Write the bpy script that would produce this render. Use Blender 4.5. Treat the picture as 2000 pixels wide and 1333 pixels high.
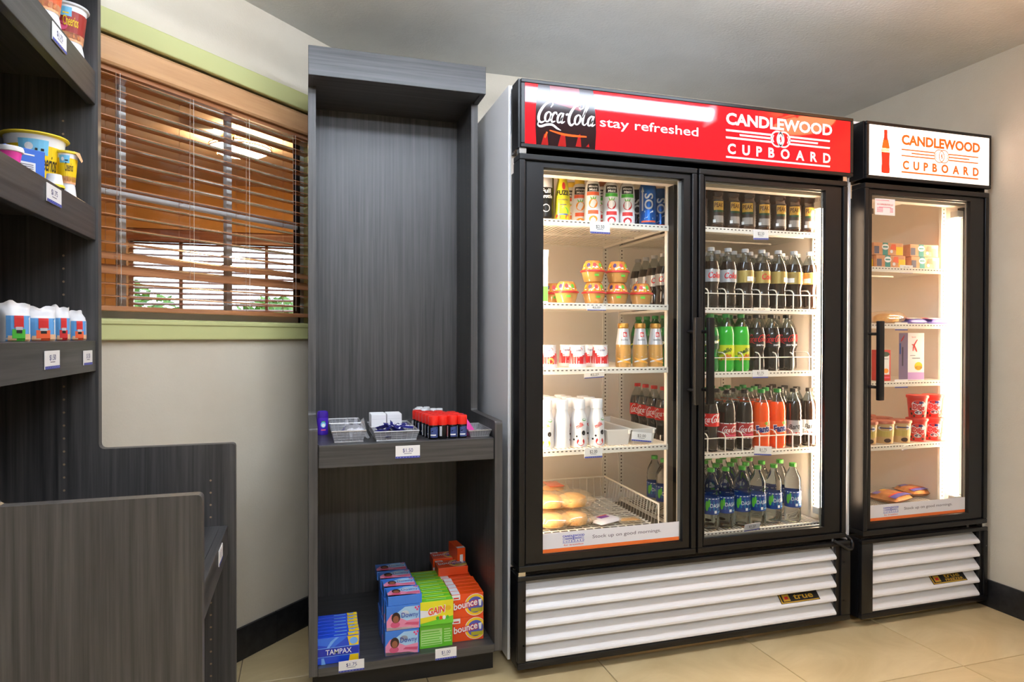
import bpy, bmesh, math, random
from mathutils import Vector, Matrix
random.seed(11)
for o in list(bpy.data.objects): bpy.data.objects.remove(o)
SC = bpy.context.scene; COL = SC.collection
PI = math.pi

# ---------------------------------------------------------------- camera
FPX, YAW, PITCH, ROLL, CPX, CPY, EYE = 1303.05, .3004, -.0071, .0017, 1000.0, 665.5, 1.1456
_f = Vector((math.sin(YAW)*math.cos(PITCH), math.cos(YAW)*math.cos(PITCH), math.sin(PITCH)))
_r0 = Vector((math.cos(YAW), -math.sin(YAW), 0)); _u0 = _r0.cross(_f)
_r = _r0*math.cos(ROLL) + _u0*math.sin(ROLL); _u = -_r0*math.sin(ROLL) + _u0*math.cos(ROLL)
cd = bpy.data.cameras.new('camera'); cam = bpy.data.objects.new('camera', cd); COL.objects.link(cam)
cam.matrix_world = Matrix(((_r.x, _u.x, -_f.x, 0), (_r.y, _u.y, -_f.y, 0), (_r.z, _u.z, -_f.z, EYE), (0, 0, 0, 1)))
cd.sensor_fit = 'HORIZONTAL'; cd.sensor_width = 36; cd.lens = 36*FPX/2000; cd.clip_start = .02
SC.camera = cam
def ray(x, y): return _f + _r*(x-CPX)/FPX - _u*(y-CPY)/FPX
def hitY(x, y, Y): v = ray(x, y); return Vector((0, 0, EYE)) + v*(Y/v.y)
def hitX(x, y, X): v = ray(x, y); return Vector((0, 0, EYE)) + v*(X/v.x)
def hitZ(x, y, Z): v = ray(x, y); return Vector((0, 0, EYE)) + v*((Z-EYE)/v.z)

# ---------------------------------------------------------------- world, exposure
W = bpy.data.worlds.new('daylight'); SC.world = W; W.use_nodes = True
W.node_tree.nodes['Background'].inputs[0].default_value = (.86, .93, 1, 1)
W.node_tree.nodes['Background'].inputs[1].default_value = 5.0
vs = SC.view_settings; vs.view_transform = 'Standard'; vs.look = 'None'; vs.exposure = 0.0; vs.gamma = 1
vs.use_curve_mapping = False
SC.cycles.transparent_max_bounces = 32; SC.cycles.max_bounces = 10; SC.cycles.transmission_bounces = 10
L_CEIL, L_FILL, L_TUBE, L_SIGN, L_WARM, L_FAR = 43.0, 72.0, 82.0, 1.05, 18.0, 130.0   # radiance of the place's lamps and of the added rear fill lamp
CE = 2.335

# ---------------------------------------------------------------- materials
def lin(c):
    out = []
    for v in c[:3]:
        v /= 255.0
        out.append(v/12.92 if v <= .04045 else ((v+.055)/1.055)**2.4)
    return (*out, 1)
MATS = {}
def pm(name, col, rough=.5, metal=0, spec=.5, coat=0, emit=0, ecol=None, trans=0, ior=1.45, alpha=1):
    if name in MATS: return MATS[name]
    m = bpy.data.materials.new(name); m.use_nodes = True
    b = m.node_tree.nodes['Principled BSDF']
    b.inputs['Base Color'].default_value = lin(col); b.inputs['Roughness'].default_value = rough
    b.inputs['Metallic'].default_value = metal; b.inputs['Specular IOR Level'].default_value = spec
    b.inputs['Coat Weight'].default_value = coat; b.inputs['Coat Roughness'].default_value = .08
    b.inputs['Transmission Weight'].default_value = trans; b.inputs['IOR'].default_value = ior
    if emit:
        b.inputs['Emission Color'].default_value = lin(ecol or col); b.inputs['Emission Strength'].default_value = emit
    MATS[name] = m
    return m
def nodes_of(m):
    nt = m.node_tree; return nt, nt.nodes, nt.links, nt.nodes['Principled BSDF']
def noisy(name, c1, c2, scale, rough=.5, bump=0, bscale=None, detail=6, spec=.5, coat=0, lo=.35, hi=.65, dist=.0):
    """two-tone procedural surface: noise in object space with per-axis scale, optional relief"""
    m = pm(name, c1, rough, spec=spec, coat=coat); nt, N, L, b = nodes_of(m)
    tc = N.new('ShaderNodeTexCoord'); mp = N.new('ShaderNodeMapping'); mp.inputs['Scale'].default_value = scale
    no = N.new('ShaderNodeTexNoise'); no.inputs['Scale'].default_value = 1; no.inputs['Detail'].default_value = detail
    no.inputs['Roughness'].default_value = .62; no.inputs['Distortion'].default_value = dist
    cr = N.new('ShaderNodeValToRGB'); cr.color_ramp.elements[0].position = lo; cr.color_ramp.elements[1].position = hi
    cr.color_ramp.elements[0].color = lin(c1); cr.color_ramp.elements[1].color = lin(c2)
    L.new(tc.outputs['Object'], mp.inputs[0]); L.new(mp.outputs[0], no.inputs['Vector']); L.new(no.outputs[0], cr.inputs[0])
    L.new(cr.outputs[0], b.inputs['Base Color'])
    if bump:
        n2 = N.new('ShaderNodeTexNoise'); n2.inputs['Scale'].default_value = bscale or 120; n2.inputs['Detail'].default_value = 3
        L.new(tc.outputs['Object'], n2.inputs['Vector'])
        bp = N.new('ShaderNodeBump'); bp.inputs['Strength'].default_value = bump; bp.inputs['Distance'].default_value = .004
        L.new(n2.outputs[0], bp.inputs['Height']); L.new(bp.outputs[0], b.inputs['Normal'])
    return m
def see_through(name, tint=(255, 255, 255), ior=1.45, rough=.0, extra=0.0, diff=None, damt=0.0):
    """clear sheet: transparency with a fresnel reflection, optionally a little milky"""
    if name in MATS: return MATS[name]
    m = bpy.data.materials.new(name); m.use_nodes = True; nt = m.node_tree; N, L = nt.nodes, nt.links
    N.remove(N['Principled BSDF']); out = N['Material Output']
    tr = N.new('ShaderNodeBsdfTransparent'); tr.inputs[0].default_value = lin(tint)
    gl = N.new('ShaderNodeBsdfGlossy'); gl.inputs['Roughness'].default_value = rough
    lw = N.new('ShaderNodeLayerWeight'); lw.inputs[0].default_value = .5           # facing = 1 - |cos|, the same on both sides of a thin sheet
    pw = N.new('ShaderNodeMath'); pw.operation = 'POWER'; pw.inputs[1].default_value = 5
    f0 = ((ior-1)/(ior+1))**2
    ad = N.new('ShaderNodeMath'); ad.operation = 'MULTIPLY_ADD'; ad.inputs[1].default_value = 1-f0; ad.inputs[2].default_value = f0+extra; ad.use_clamp = True
    L.new(lw.outputs['Facing'], pw.inputs[0]); L.new(pw.outputs[0], ad.inputs[0])
    base = tr.outputs[0]
    if diff:
        df = N.new('ShaderNodeBsdfDiffuse'); df.inputs[0].default_value = lin(diff)
        mx0 = N.new('ShaderNodeMixShader'); mx0.inputs[0].default_value = damt
        L.new(tr.outputs[0], mx0.inputs[1]); L.new(df.outputs[0], mx0.inputs[2]); base = mx0.outputs[0]
    mx = N.new('ShaderNodeMixShader'); L.new(ad.outputs[0], mx.inputs[0]); L.new(base, mx.inputs[1]); L.new(gl.outputs[0], mx.inputs[2])
    L.new(mx.outputs[0], out.inputs[0])
    MATS[name] = m
    return m

LAM1, LAM2 = (33, 33, 35), (82, 80, 79)
lam_v = noisy('laminate_upright_grain', LAM1, LAM2, (95, 95, 2.2), .42, detail=5, lo=.3, hi=.75, spec=.8)
lam_x = noisy('laminate_grain_along_x', LAM1, LAM2, (2.2, 95, 95), .36, detail=5, lo=.3, hi=.75, spec=.8)
lam_y = noisy('laminate_grain_along_y', LAM1, LAM2, (95, 2.2, 95), .36, detail=5, lo=.3, hi=.75, spec=.8)
edge_band = noisy('edge_band', (66, 64, 63), (88, 85, 83), (95, 95, 2.2), .42)
plinth_m = pm('plinth_black', (30, 29, 28), .5)
hole_m = pm('pin_hole', (150, 128, 104), .5)
wall_m = noisy('painted_wall', (205, 195, 176), (211, 202, 184), (3, 3, 3), .75, bump=.22, bscale=130)
ceil_m = noisy('textured_ceiling', (206, 206, 202), (214, 214, 210), (4, 4, 4), .85, bump=.4, bscale=95)
green_m = pm('green_trim_paint', (196, 197, 138), .42)
base_m = noisy('baseboard_black', (22, 22, 23), (42, 41, 42), (30, 30, 30), .35)
tile_m = noisy('beige_tile', (190, 166, 120), (216, 195, 150), (2.2, 3.4, 2), .32, detail=7, lo=.3, hi=.7, dist=1.2)
grout_m = pm('grout', (128, 112, 88), .8)
blk = pm('black_powder_coat', (17, 17, 19), .34)
blk2 = pm('black_satin', (11, 11, 12), .5)
blkg = pm('black_glass_border', (8, 8, 9), .12)
white_enamel = pm('white_enamel', (246, 247, 250), .3)
liner_m = pm('liner_white', (236, 226, 214), .38)
white_wire = pm('white_wire_coat', (240, 234, 222), .35)
louver_m = pm('louver_white', (238, 238, 240), .33)
chrome = pm('bright_metal', (205, 205, 205), .22, metal=1)
steel = pm('brushed_steel', (150, 150, 152), .35, metal=1)
alu = pm('aluminium_grey', (214, 219, 219), .4)
pane_m = see_through('clear_pane', (250, 252, 252), 1.42)
blind_wood = noisy('blind_wood', (158, 104, 70), (192, 134, 92), (3, 60, 60), .22, coat=.7, lo=.3, hi=.7)
valance_wood = noisy('valance_wood', (196, 148, 104), (216, 170, 124), (2, 30, 30), .4, lo=.3, hi=.7)
cord_m = pm('cord', (168, 140, 120), .7)
white_p = pm('white_print', (244, 244, 244), .4)
red_sign = pm('red_sign', (222, 22, 32), .045)
dark_slot = pm('dark_slot', (70, 60, 50), .6)

# ---------------------------------------------------------------- mesh builder
def bump_num(name): return name
_TXT = {}
def text_geo(s, bold=0.0):
    """outline text from Blender's built-in font as 2-D verts and faces, cap height scaled to 1, x from 0"""
    k = (s, bold)
    if k in _TXT: return _TXT[k]
    cu = bpy.data.curves.new('t', 'FONT'); cu.body = s; cu.size = 1; cu.resolution_u = 3; cu.offset = bold
    ob = bpy.data.objects.new('t', cu); COL.objects.link(ob)
    dg = bpy.context.evaluated_depsgraph_get(); dg.update()
    me = bpy.data.meshes.new_from_object(ob.evaluated_get(dg))
    V = [(v.co.x, v.co.y) for v in me.vertices]; F = [tuple(p.vertices) for p in me.polygons]
    bpy.data.objects.remove(ob); bpy.data.curves.remove(cu); bpy.data.meshes.remove(me)
    if not V: V = [(0, 0)]
    x0 = min(v[0] for v in V); x1 = max(v[0] for v in V)
    cap = .69
    V = [((v[0]-x0)/cap, v[1]/cap) for v in V]
    _TXT[k] = (V, F, (x1-x0)/cap)
    return _TXT[k]
def crom(pts, n=8):
    """Catmull-Rom through points of any dimension"""
    out = []
    P = [pts[0]] + list(pts) + [pts[-1]]
    for i in range(1, len(P)-2):
        a, b, c, d = P[i-1], P[i], P[i+1], P[i+2]
        for j in range(n):
            t = j/n
            out.append(tuple(.5*(2*b[k] + (c[k]-a[k])*t + (2*a[k]-5*b[k]+4*c[k]-d[k])*t*t + (3*b[k]-a[k]-3*c[k]+d[k])*t**3) for k in range(len(b))))
    out.append(tuple(pts[-1]))
    return out
class MB:
    def __init__(s, fn=None): s.V = []; s.F = []; s.I = []; s.S = []; s.mats = []; s.fn = fn
    def mi(s, m):
        if m not in s.mats: s.mats.append(m)
        return s.mats.index(m)
    def add(s, V, F, m, smooth=False):
        b = len(s.V); i = s.mi(m)
        s.V += [tuple(v) for v in V]
        for f in F: s.F.append(tuple(b+k for k in f)); s.I.append(i); s.S.append(smooth)
        return s
    def box(s, x0, x1, y0, y1, z0, z1, m, bev=0, mat=None):
        if bev:
            bm = bmesh.new(); bmesh.ops.create_cube(bm, size=1)
            for v in bm.verts: v.co = Vector(((x0+x1)/2+v.co.x*(x1-x0), (y0+y1)/2+v.co.y*(y1-y0), (z0+z1)/2+v.co.z*(z1-z0)))
            bmesh.ops.bevel(bm, geom=list(bm.edges), offset=bev, segments=2, affect='EDGES', profile=.5)
            bm.verts.ensure_lookup_table(); bm.verts.index_update()
            V = [v.co.copy() for v in bm.verts]; F = [[v.index for v in f.verts] for f in bm.faces]; bm.free()
        else:
            V = [Vector(p) for p in ((x0, y0, z0), (x1, y0, z0), (x1, y1, z0), (x0, y1, z0), (x0, y0, z1), (x1, y0, z1), (x1, y1, z1), (x0, y1, z1))]
            F = ((0, 3, 2, 1), (4, 5, 6, 7), (0, 1, 5, 4), (1, 2, 6, 5), (2, 3, 7, 6), (3, 0, 4, 7))
        if mat is not None: V = [mat @ Vector(v) for v in V]
        return s.add(V, F, m)
    def lathe(s, prof, m, seg=20, cx=0, cy=0, smooth=True, mat=None, sx=1, sy=1):
        V = []; F = []; n = len(prof)
        for r, z in prof:
            for k in range(seg):
                a = 2*PI*k/seg; V.append(Vector((cx+max(r, 1e-5)*math.cos(a)*sx, cy+max(r, 1e-5)*math.sin(a)*sy, z)))
        for i in range(n-1):
            for k in range(seg):
                k2 = (k+1) % seg; F.append((i*seg+k, i*seg+k2, (i+1)*seg+k2, (i+1)*seg+k))
        if prof[0][0] > 1e-4: F.append(tuple(reversed(range(seg))))
        if prof[-1][0] > 1e-4: F.append(tuple((n-1)*seg+k for k in range(seg)))
        if mat is not None: V = [mat @ v for v in V]
        return s.add(V, F, m, smooth)
    def tube(s, pts, r, m, seg=6, closed=False):
        P = [Vector(p) for p in pts]; n = len(P); V = []; F = []
        up = Vector((0, 0, 1))
        for i, p in enumerate(P):
            t = (P[(i+1) % n]-P[i-1]) if closed else (P[min(i+1, n-1)]-P[max(i-1, 0)])
            t.normalize(); a = up if abs(t.dot(up)) < .95 else Vector((1, 0, 0))
            u = t.cross(a).normalized(); w = t.cross(u)
            for k in range(seg):
                q = 2*PI*k/seg; V.append(p + (u*math.cos(q) + w*math.sin(q))*r)
        m2 = n if closed else n-1
        for i in range(m2):
            j = (i+1) % n
            for k in range(seg):
                k2 = (k+1) % seg; F.append((i*seg+k, i*seg+k2, j*seg+k2, j*seg+k))
        if not closed: F += [tuple(reversed(range(seg))), tuple((n-1)*seg+k for k in range(seg))]
        return s.add(V, F, m, seg > 4)
    def rod(s, a, b, r, m, seg=6): return s.tube([a, b], r, m, seg)
    def prism(s, poly, fn0, fn1, m, me=None):
        """polygon (2-D) swept between two placements fn(u,v)->3-D; side faces may take another material"""
        n = len(poly); V = [fn0(*p) for p in poly] + [fn1(*p) for p in poly]
        s.add(V, [tuple(range(n)), tuple(reversed(range(n, 2*n)))], m)
        s.add(V, [(i, (i+1) % n, n+(i+1) % n, n+i) for i in range(n)], me or m)
        return s
    # ---- flat print, drawn through s.fn(u,v)
    def poly(s, pts, m): return s.add([s.fn(*p) for p in pts], [tuple(range(len(pts)))], m)
    def rect(s, u0, u1, v0, v1, m, n=1):
        for i in range(n):
            a = u0+(u1-u0)*i/n; b = u0+(u1-u0)*(i+1)/n
            s.poly([(a, v0), (b, v0), (b, v1), (a, v1)], m)
        return s
    def disc(s, u, v, ru, rv, m, n=20, a0=0, a1=2*PI):
        k = n if abs(a1-a0-2*PI) < 1e-6 else n+1
        return s.poly([(u+ru*math.cos(a0+(a1-a0)*i/n), v+rv*math.sin(a0+(a1-a0)*i/n)) for i in range(k)], m)
    def ring(s, u, v, r, w, m, n=28, a0=0, a1=2*PI, ry=None):
        ry = ry or r
        for i in range(n):
            p = a0+(a1-a0)*i/n; q = a0+(a1-a0)*(i+1)/n
            s.poly([(u+(r-w/2)*math.cos(p), v+(ry-w/2)*math.sin(p)), (u+(r+w/2)*math.cos(p), v+(ry+w/2)*math.sin(p)),
                    (u+(r+w/2)*math.cos(q), v+(ry+w/2)*math.sin(q)), (u+(r-w/2)*math.cos(q), v+(ry-w/2)*math.sin(q))], m)
        return s
    def ribbon(s, pts, m, n=8):
        """pts: (u,v,width)"""
        P = crom(pts, n); E = []
        for i, (u, v, w) in enumerate(P):
            a = P[max(i-1, 0)]; b = P[min(i+1, len(P)-1)]; dx, dy = b[0]-a[0], b[1]-a[1]; l = math.hypot(dx, dy) or 1
            E.append(((u-dy/l*w/2, v+dx/l*w/2), (u+dy/l*w/2, v-dx/l*w/2)))
        for i in range(len(E)-1): s.poly([E[i][0], E[i][1], E[i+1][1], E[i+1][0]], m)
        return s
    def text(s, t, u, v, h, m, bold=0.0, align='C', width=None, shear=0, spacing=0, rot=0):
        """cap height h, baseline at v, fitted to a width if given"""
        if spacing:
            n = len(t); tot = width
            hs = [text_geo(c, bold)[2]*h if c != ' ' else h*.4 for c in t]
            g = (tot-sum(hs))/(n-1); x = u-tot/2
            for c, w in zip(t, hs):
                if c != ' ': s.text(c, x, v, h, m, bold, 'L')
                x += w+g
            return s
        V, F, w = text_geo(t, bold); k = (width/w) if width else h
        off = {'C': -w*k/2, 'L': 0, 'R': -w*k}[align]; c, sn = math.cos(rot), math.sin(rot)
        def q(x, y):
            a = off+x*k+shear*y*h; b = y*h
            return s.fn(u+a*c-b*sn, v+a*sn+b*c)
        return s.add([q(x, y) for x, y in V], F, m)
    def mesh(s, name):
        me = bpy.data.meshes.new(name); me.from_pydata(s.V, [], s.F)
        for m in s.mats: me.materials.append(m)
        me.polygons.foreach_set('material_index', s.I); me.polygons.foreach_set('use_smooth', s.S)
        bm = bmesh.new(); bm.from_mesh(me); bmesh.ops.recalc_face_normals(bm, faces=bm.faces); bm.to_mesh(me); bm.free()
        if any(s.S): me.set_sharp_from_angle(angle=math.radians(42))
        me.update(); return me
def ob(name, data, parent=None, loc=(0, 0, 0), rot=(0, 0, 0)):
    if isinstance(data, MB): data = data.mesh(name)
    o = bpy.data.objects.new(name, data); COL.objects.link(o); o.location = loc; o.rotation_euler = rot
    if parent: o.parent = parent
    return o
def tag(o, label, cat, group=None):
    o['label'] = label; o['category'] = cat
    if group: o['group'] = group
    return o
def thing(name, label, cat, loc=(0, 0, 0), rotz=0, group=None, rot=None):
    o = bpy.data.objects.new(name, None); COL.objects.link(o); o.location = loc; o.rotation_euler = rot or (0, 0, rotz); o.empty_display_size = .05
    return tag(o, label, cat, group)
def struct(name, mb, loc=(0, 0, 0), rot=(0, 0, 0)):
    o = ob(name, mb, None, loc, rot); o['kind'] = 'structure'; return o
def estruct(name, loc, rotz=0):
    o = bpy.data.objects.new(name, None); COL.objects.link(o); o.location = loc; o.rotation_euler = (0, 0, rotz); o['kind'] = 'structure'; return o
def kids(parts, root):
    """link a list of (name, mesh, material-free) parts under a root, sharing mesh data"""
    for nm, me in parts: ob(nm, me, root)
def front(y): return lambda u, v: (u, y, v)            # print on a plane facing -Y
def cyl(r, z0=0, e=.0004): return lambda u, v: ((r+e)*math.sin(u/r), -(r+e)*math.cos(u/r), z0+v)   # print wrapped round a cylinder
def rounded(pts, rad):
    """round the corners of a polygon; rad per corner"""
    out = []; n = len(pts)
    for i, (p, r) in enumerate(zip(pts, rad)):
        p = Vector(p)
        if r <= 0: out.append(tuple(p)); continue
        a = (Vector(pts[i-1])-p).normalized(); b = (Vector(pts[(i+1) % n])-p).normalized()
        for k in range(5):
            t = k/4; q0 = p+a*r; q1 = p+b*r
            out.append(tuple((1-t)**2*q0+2*t*(1-t)*p+t*t*q1))
    return out
# ================================================================ room shell
XW, YB, XL_, YF_ = 2.778, 2.92, -.80, -2.6
R2 = math.sqrt(.5); DP0 = (0, 2.752, 0); DROT = PI/4          # diagonal window wall: local x runs along it, local y leaves the room
fl = struct('floor', MB().box(XL_, XW, YF_, YB, -.06, -.0035, grout_m))
TS = .600
def clip_poly(px, fn):
    out = []
    for i in range(len(px)):
        a, b = px[i-1], px[i]; da, db = fn(a), fn(b)
        if (da >= 0) != (db >= 0):
            t = da/(da-db); out.append((a[0]+(b[0]-a[0])*t, a[1]+(b[1]-a[1])*t))
        if db >= 0: out.append(b)
    return out
tile_cache = {}
for i in range(-4, 4):
    for j in range(-8, 4):
        x0, y0 = 1.588+i*TS, 1.745+j*TS; g = .0016
        P = [(x0+g, y0+g), (x0+TS-g, y0+g), (x0+TS-g, y0+TS-g), (x0+g, y0+TS-g)]
        for fn in (lambda p: p[0]-XL_, lambda p: XW-p[0], lambda p: p[1]-YF_, lambda p: YB-p[1], lambda p: p[0]+2.752-p[1]):
            P = clip_poly(P, fn) if P else P
        if len(P) < 3: continue
        full = len(P) == 4 and abs(P[0][0]-P[2][0]) > TS-.01 and abs(P[0][1]-P[2][1]) > TS-.01
        cx, cy = x0+TS/2, y0+TS/2
        if full and 'full' in tile_cache: me = tile_cache['full']
        else:
            Q = [(a-cx, b-cy) for a, b in P]; k = .9965
            mb = MB(); n = len(Q); V = [(a, b, -.0035) for a, b in Q]+[(a, b, -.001) for a, b in Q]+[(a*k, b*k, 0) for a, b in Q]
            mb.add(V, [tuple(range(2*n, 3*n))]+[(q, (q+1) % n, n+(q+1) % n, n+q) for q in range(n)]+[(n+q, n+(q+1) % n, 2*n+(q+1) % n, 2*n+q) for q in range(n)], tile_m)
            me = mb.mesh('tile')
            if full: tile_cache['full'] = me
        ob('tile', me, fl, (cx, cy, 0))
struct('ceiling', MB().box(XL_-.11, XW+.11, YF_-.11, YB+.11, CE, CE+.08, ceil_m))
struct('wall_back', MB().box(.168, XW, YB, YB+.11, 0, CE, wall_m))
struct('wall_right', MB().box(XW, XW+.11, YF_, YB+.11, 0, CE, wall_m))
struct('wall_left', MB().box(XL_-.11, XL_, YF_, 1.952, 0, CE, wall_m))
struct('wall_front', MB().box(XL_-.11, XW+.11, YF_-.11, YF_, 0, CE, wall_m))
# diagonal wall with the window opening
S0, S1, Z0, Z1 = -.99, .075, 1.19, 2.036
mb = MB()
mb.box(-1.131, .238, 0, .11, 0, Z0, wall_m); mb.box(-1.131, .238, 0, .11, Z1, CE, wall_m)
mb.box(-1.131, S0, 0, .11, Z0, Z1, wall_m); mb.box(S1, .238, 0, .11, Z0, Z1, wall_m)
struct('wall_diagonal', mb, DP0, (0, 0, DROT))
# baseboards
bb = .115
struct('baseboard_right', MB().box(XW-.012, XW, YF_, YB, 0, bb, base_m, .002))
struct('baseboard_back', MB().box(.18, XW-.012, YB-.012, YB, 0, bb, base_m, .002))
b1 = struct('baseboard_diagonal', MB().box(-.80, -.1575, -.012, 0, 0, bb, base_m, .002), DP0, (0, 0, DROT))
struct('baseboard_diagonal', MB().box(-.156, .225, -.012, 0, 0, bb, base_m, .002), DP0, (0, 0, DROT))
struct('baseboard_left', MB().box(XL_, XL_+.012, YF_, 1.25, 0, bb, base_m, .002))
# green casing round the window
cw = .07
mb = MB()
for x0, x1, z0, z1 in ((S0-cw, S1+cw, Z1-.012, Z1+.053), (S0-cw, S1+cw, Z0-.058, Z0+.002), (S0-cw, S0, Z0, Z1-.012), (S1, S1+cw, Z0, Z1-.012)):
    mb.box(x0, x1, -.02, -.0005, z0, z1, green_m, .004)
mb.box(S0-cw, S1+cw, -.024, -.0005, Z0-.012, Z0+.002, green_m, .003)
struct('trim_1', mb, DP0, (0, 0, DROT))
mb = MB()
jt = .006
mb.box(S0+.0005, S1-.0005, 0, .109, Z1-jt, Z1-.0005, green_m); mb.box(S0+.0005, S1-.0005, -.001, .109, Z0+.0005, Z0+jt, green_m)
mb.box(S0+.0005, S0+jt, 0, .109, Z0+jt, Z1-jt, green_m); mb.box(S1-jt, S1-.0005, 0, .109, Z0+jt, Z1-jt, green_m)
struct('trim_2', mb, DP0, (0, 0, DROT))
w1 = estruct('window_1', DP0, DROT)
mb = MB(); a, b, c, d = S0+jt, S1-jt, Z0+jt, Z1-jt
for x0, x1, z0, z1 in ((a, b, c, c+.03), (a, b, d-.03, d), (a, a+.03, c, d), (b-.022, b, c, d)): mb.box(x0, x1, .078, .104, z0, z1, alu)
mb.box(b-.030, b-.022, .076, .106, c, d, blk2)
ob('window_frame', mb, w1)
for sx in (-.682, -.290): ob('muntin', MB().box(sx-.011, sx+.011, .080, .098, c+.03, d-.03, alu), w1)
ob('muntin', MB().box(a+.03, b-.03, .081, .097, 1.575, 1.602, alu), w1)
xs = [a+.03, -.682, -.290, b-.03]; zs = [c+.03, 1.588, d-.03]
for i in range(3):
    for j in range(2):
        ob('pane', MB().box(xs[i]+.004, xs[i+1]-.004, .0885, .0905, zs[j]+.004, zs[j+1]-.004, pane_m), w1)

# ---------------------------------------------------------------- wooden venetian blinds
def blind(label, loc, rotz, s0, s1, zt, zb, n, tilts, cords, depth=.05, yc=.036, val=None, pull=True, wood=blind_wood):
    t = thing('window_blind', label, 'blind', loc, rotz)
    v0, v1 = val
    mb = MB(); prof = [(-.016, v0+.006), (-.010, v0), (0, v0), (0, v1), (-.010, v1), (-.020, v1-.010), (-.020, v1-.02), (-.014, v0+.022)]
    mb.prism(prof, lambda y, z: (s0-.002, y+yc-.027, z), lambda y, z: (s1+.002, y+yc-.027, z), valance_wood if pull else wood)
    ob('valance', mb, t)
    ob('head_rail', MB().box(s0+.003, s1-.003, yc-.02, yc+.024, zt+.012, v1-.004, blind_wood), t)
    me0 = None
    dz = (zt-zb)/(n-1)
    mb = MB(); prof = [(-depth/2, -.0015), (-depth/4, .0005), (0, .0013), (depth/4, .0005), (depth/2, -.0015), (depth/2, .0012), (depth/4, .0032), (0, .004), (-depth/4, .0032), (-depth/2, .0012)]
    prof = prof[:5]+prof[5:]
    mb.prism(prof, lambda y, z: (s0+.006, y, z), lambda y, z: (s1-.006, y, z), wood)
    me0 = mb.mesh('slat')
    zz = []
    for k in range(n):
        z = zt-dz*k; zz.append(z)
        ob('slat', me0, t, (0, yc, z), (math.radians(tilts.get(k, tilts['d'])), math.radians(random.uniform(-.12, .12)), 0))
    ob('bottom_rail', MB().box(s0+.006, s1-.006, yc-.025, yc+.025, zb-.044, zb-.028, wood, .003), t)
    for cx in cords:
        mb = MB()
        for yy in (yc-.027, yc+.027): mb.tube(crom([(cx, yy, zt+.012), (cx+.002*random.uniform(-1, 1), yy, (zt+zb)/2), (cx+.003*random.uniform(-1, 1), yy, zb-.03)], 5), .0008, cord_m, 4)
        mb.rod((cx+.012, yc-.028, zt+.012), (cx+.013, yc-.029, zb-.02), .0007, pm('pale_cord', (226, 220, 208), .7), 4)
        for z in zz: mb.rod((cx, yc-.027, z-.004), (cx, yc+.027, z-.004), .0006, cord_m, 4)
        ob('ladder_cord', mb, t)
    if pull:
        for sx, ztas in ((s1-.028, 1.855), (s1-.036, 1.372)):
            mb = MB().rod((sx, yc-.04, v0+.004), (sx, yc-.04, ztas+.02), .0011, cord_m, 5)
            mb.lathe([(.002, .02), (.006, .014), (.009, -.004), (.0075, -.016), (.002, -.02)], blind_wood, 10, sx, yc-.04, mat=Matrix.Translation((0, 0, ztas)))
            ob('pull_cord', mb, t)
    return t
blind('wooden slatted blind lowered in the green-trimmed diagonal wall window', DP0, DROT, S0+.010, S1-.010, 1.912, 1.262, 17,
      {**{k: -2+.4*k for k in range(12)}, 'd': 3, 12: 12, 13: 30, 14: 38, 15: 5}, (-.745, -.500, -.275, -.055), val=(1.938, 2.017))

# ================================================================ the neighbouring room seen through the window
YFAR = 5.7
orange_m = noisy('ochre_wall', (190, 140, 78), (200, 152, 90), (2, 2, 2), .7)
ceil2_m = noisy('room_ceiling', (206, 186, 168), (212, 192, 176), (4, 4, 4), .8)
carpet_m = noisy('room_carpet', (120, 92, 66), (150, 118, 86), (60, 60, 60), .9)
wx0, wx1, wz0, wz1 = -1.29, -.03, .42, 1.965
mb = MB()
for x0, x1, z0, z1 in ((-3.2, 1.6, 0, wz0), (-3.2, 1.6, wz1, CE), (-3.2, wx0, wz0, wz1), (wx1, 1.6, wz0, wz1)): mb.box(x0, x1, YFAR, YFAR+.12, z0, z1, orange_m)
struct('wall_far', mb)
struct('wall_far_left', MB().box(-3.31, -3.2, .9, YFAR+.12, 0, CE, orange_m))
struct('wall_far_right', MB().box(1.6, 1.71, YB+.111, YFAR+.12, 0, CE, orange_m))
struct('wall_far_near', MB().box(-3.2, XL_-.111, .8, .91, 0, CE, orange_m))
struct('ceiling_far', MB().box(-3.31, 1.71, YB+.112, YFAR+.12, CE, CE+.08, ceil2_m).box(-3.31, XL_-.111, .8, YB+.112, CE, CE+.08, ceil2_m).box(XL_-.111, .25, 1.7, YB+.112, CE+.081, CE+.16, ceil2_m))
# lowered soffit filling the wedge between the diagonal wall and the main ceiling slab
mb = MB(); wedge = [(-.91, 1.96), (.03, 2.905), (.03, 3.032), (-.91, 3.032)]
mb.prism([(p[0], p[1]) for p in wedge], lambda x, y: (x, y, CE-.004), lambda x, y: (x, y, CE-.0005), ceil2_m)
struct('trim_3', mb)
struct('floor_far', MB().box(-3.31, 1.71, YB+.112, YFAR+.12, -.06, 0, carpet_m).box(-3.31, XL_-.001, .8, YB+.112, -.06, 0, carpet_m))
w2 = estruct('window_2', (0, YFAR, 0))
mb = MB()
for x0, x1, z0, z1 in ((wx0, wx1, wz0, wz0+.03), (wx0, wx1, wz1-.03, wz1), (wx0, wx0+.03, wz0, wz1), (wx1-.03, wx1, wz0, wz1), (-.61, -.56, wz0, wz1)):
    mb.box(x0, x1, .05, .09, z0, z1, pm('window_vinyl', (214, 196, 180), .5))
ob('window_frame', mb, w2)
for x in (-.93, -.30): ob('muntin', MB().box(x-.012, x+.012, .055, .085, wz0+.03, wz1-.03, MATS['window_vinyl']), w2)
xs = [wx0+.03, -.93, -.61]; ob('pane', MB().box(wx0+.03, -.61, .068, .071, wz0+.03, wz1-.03, pane_m), w2)
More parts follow.
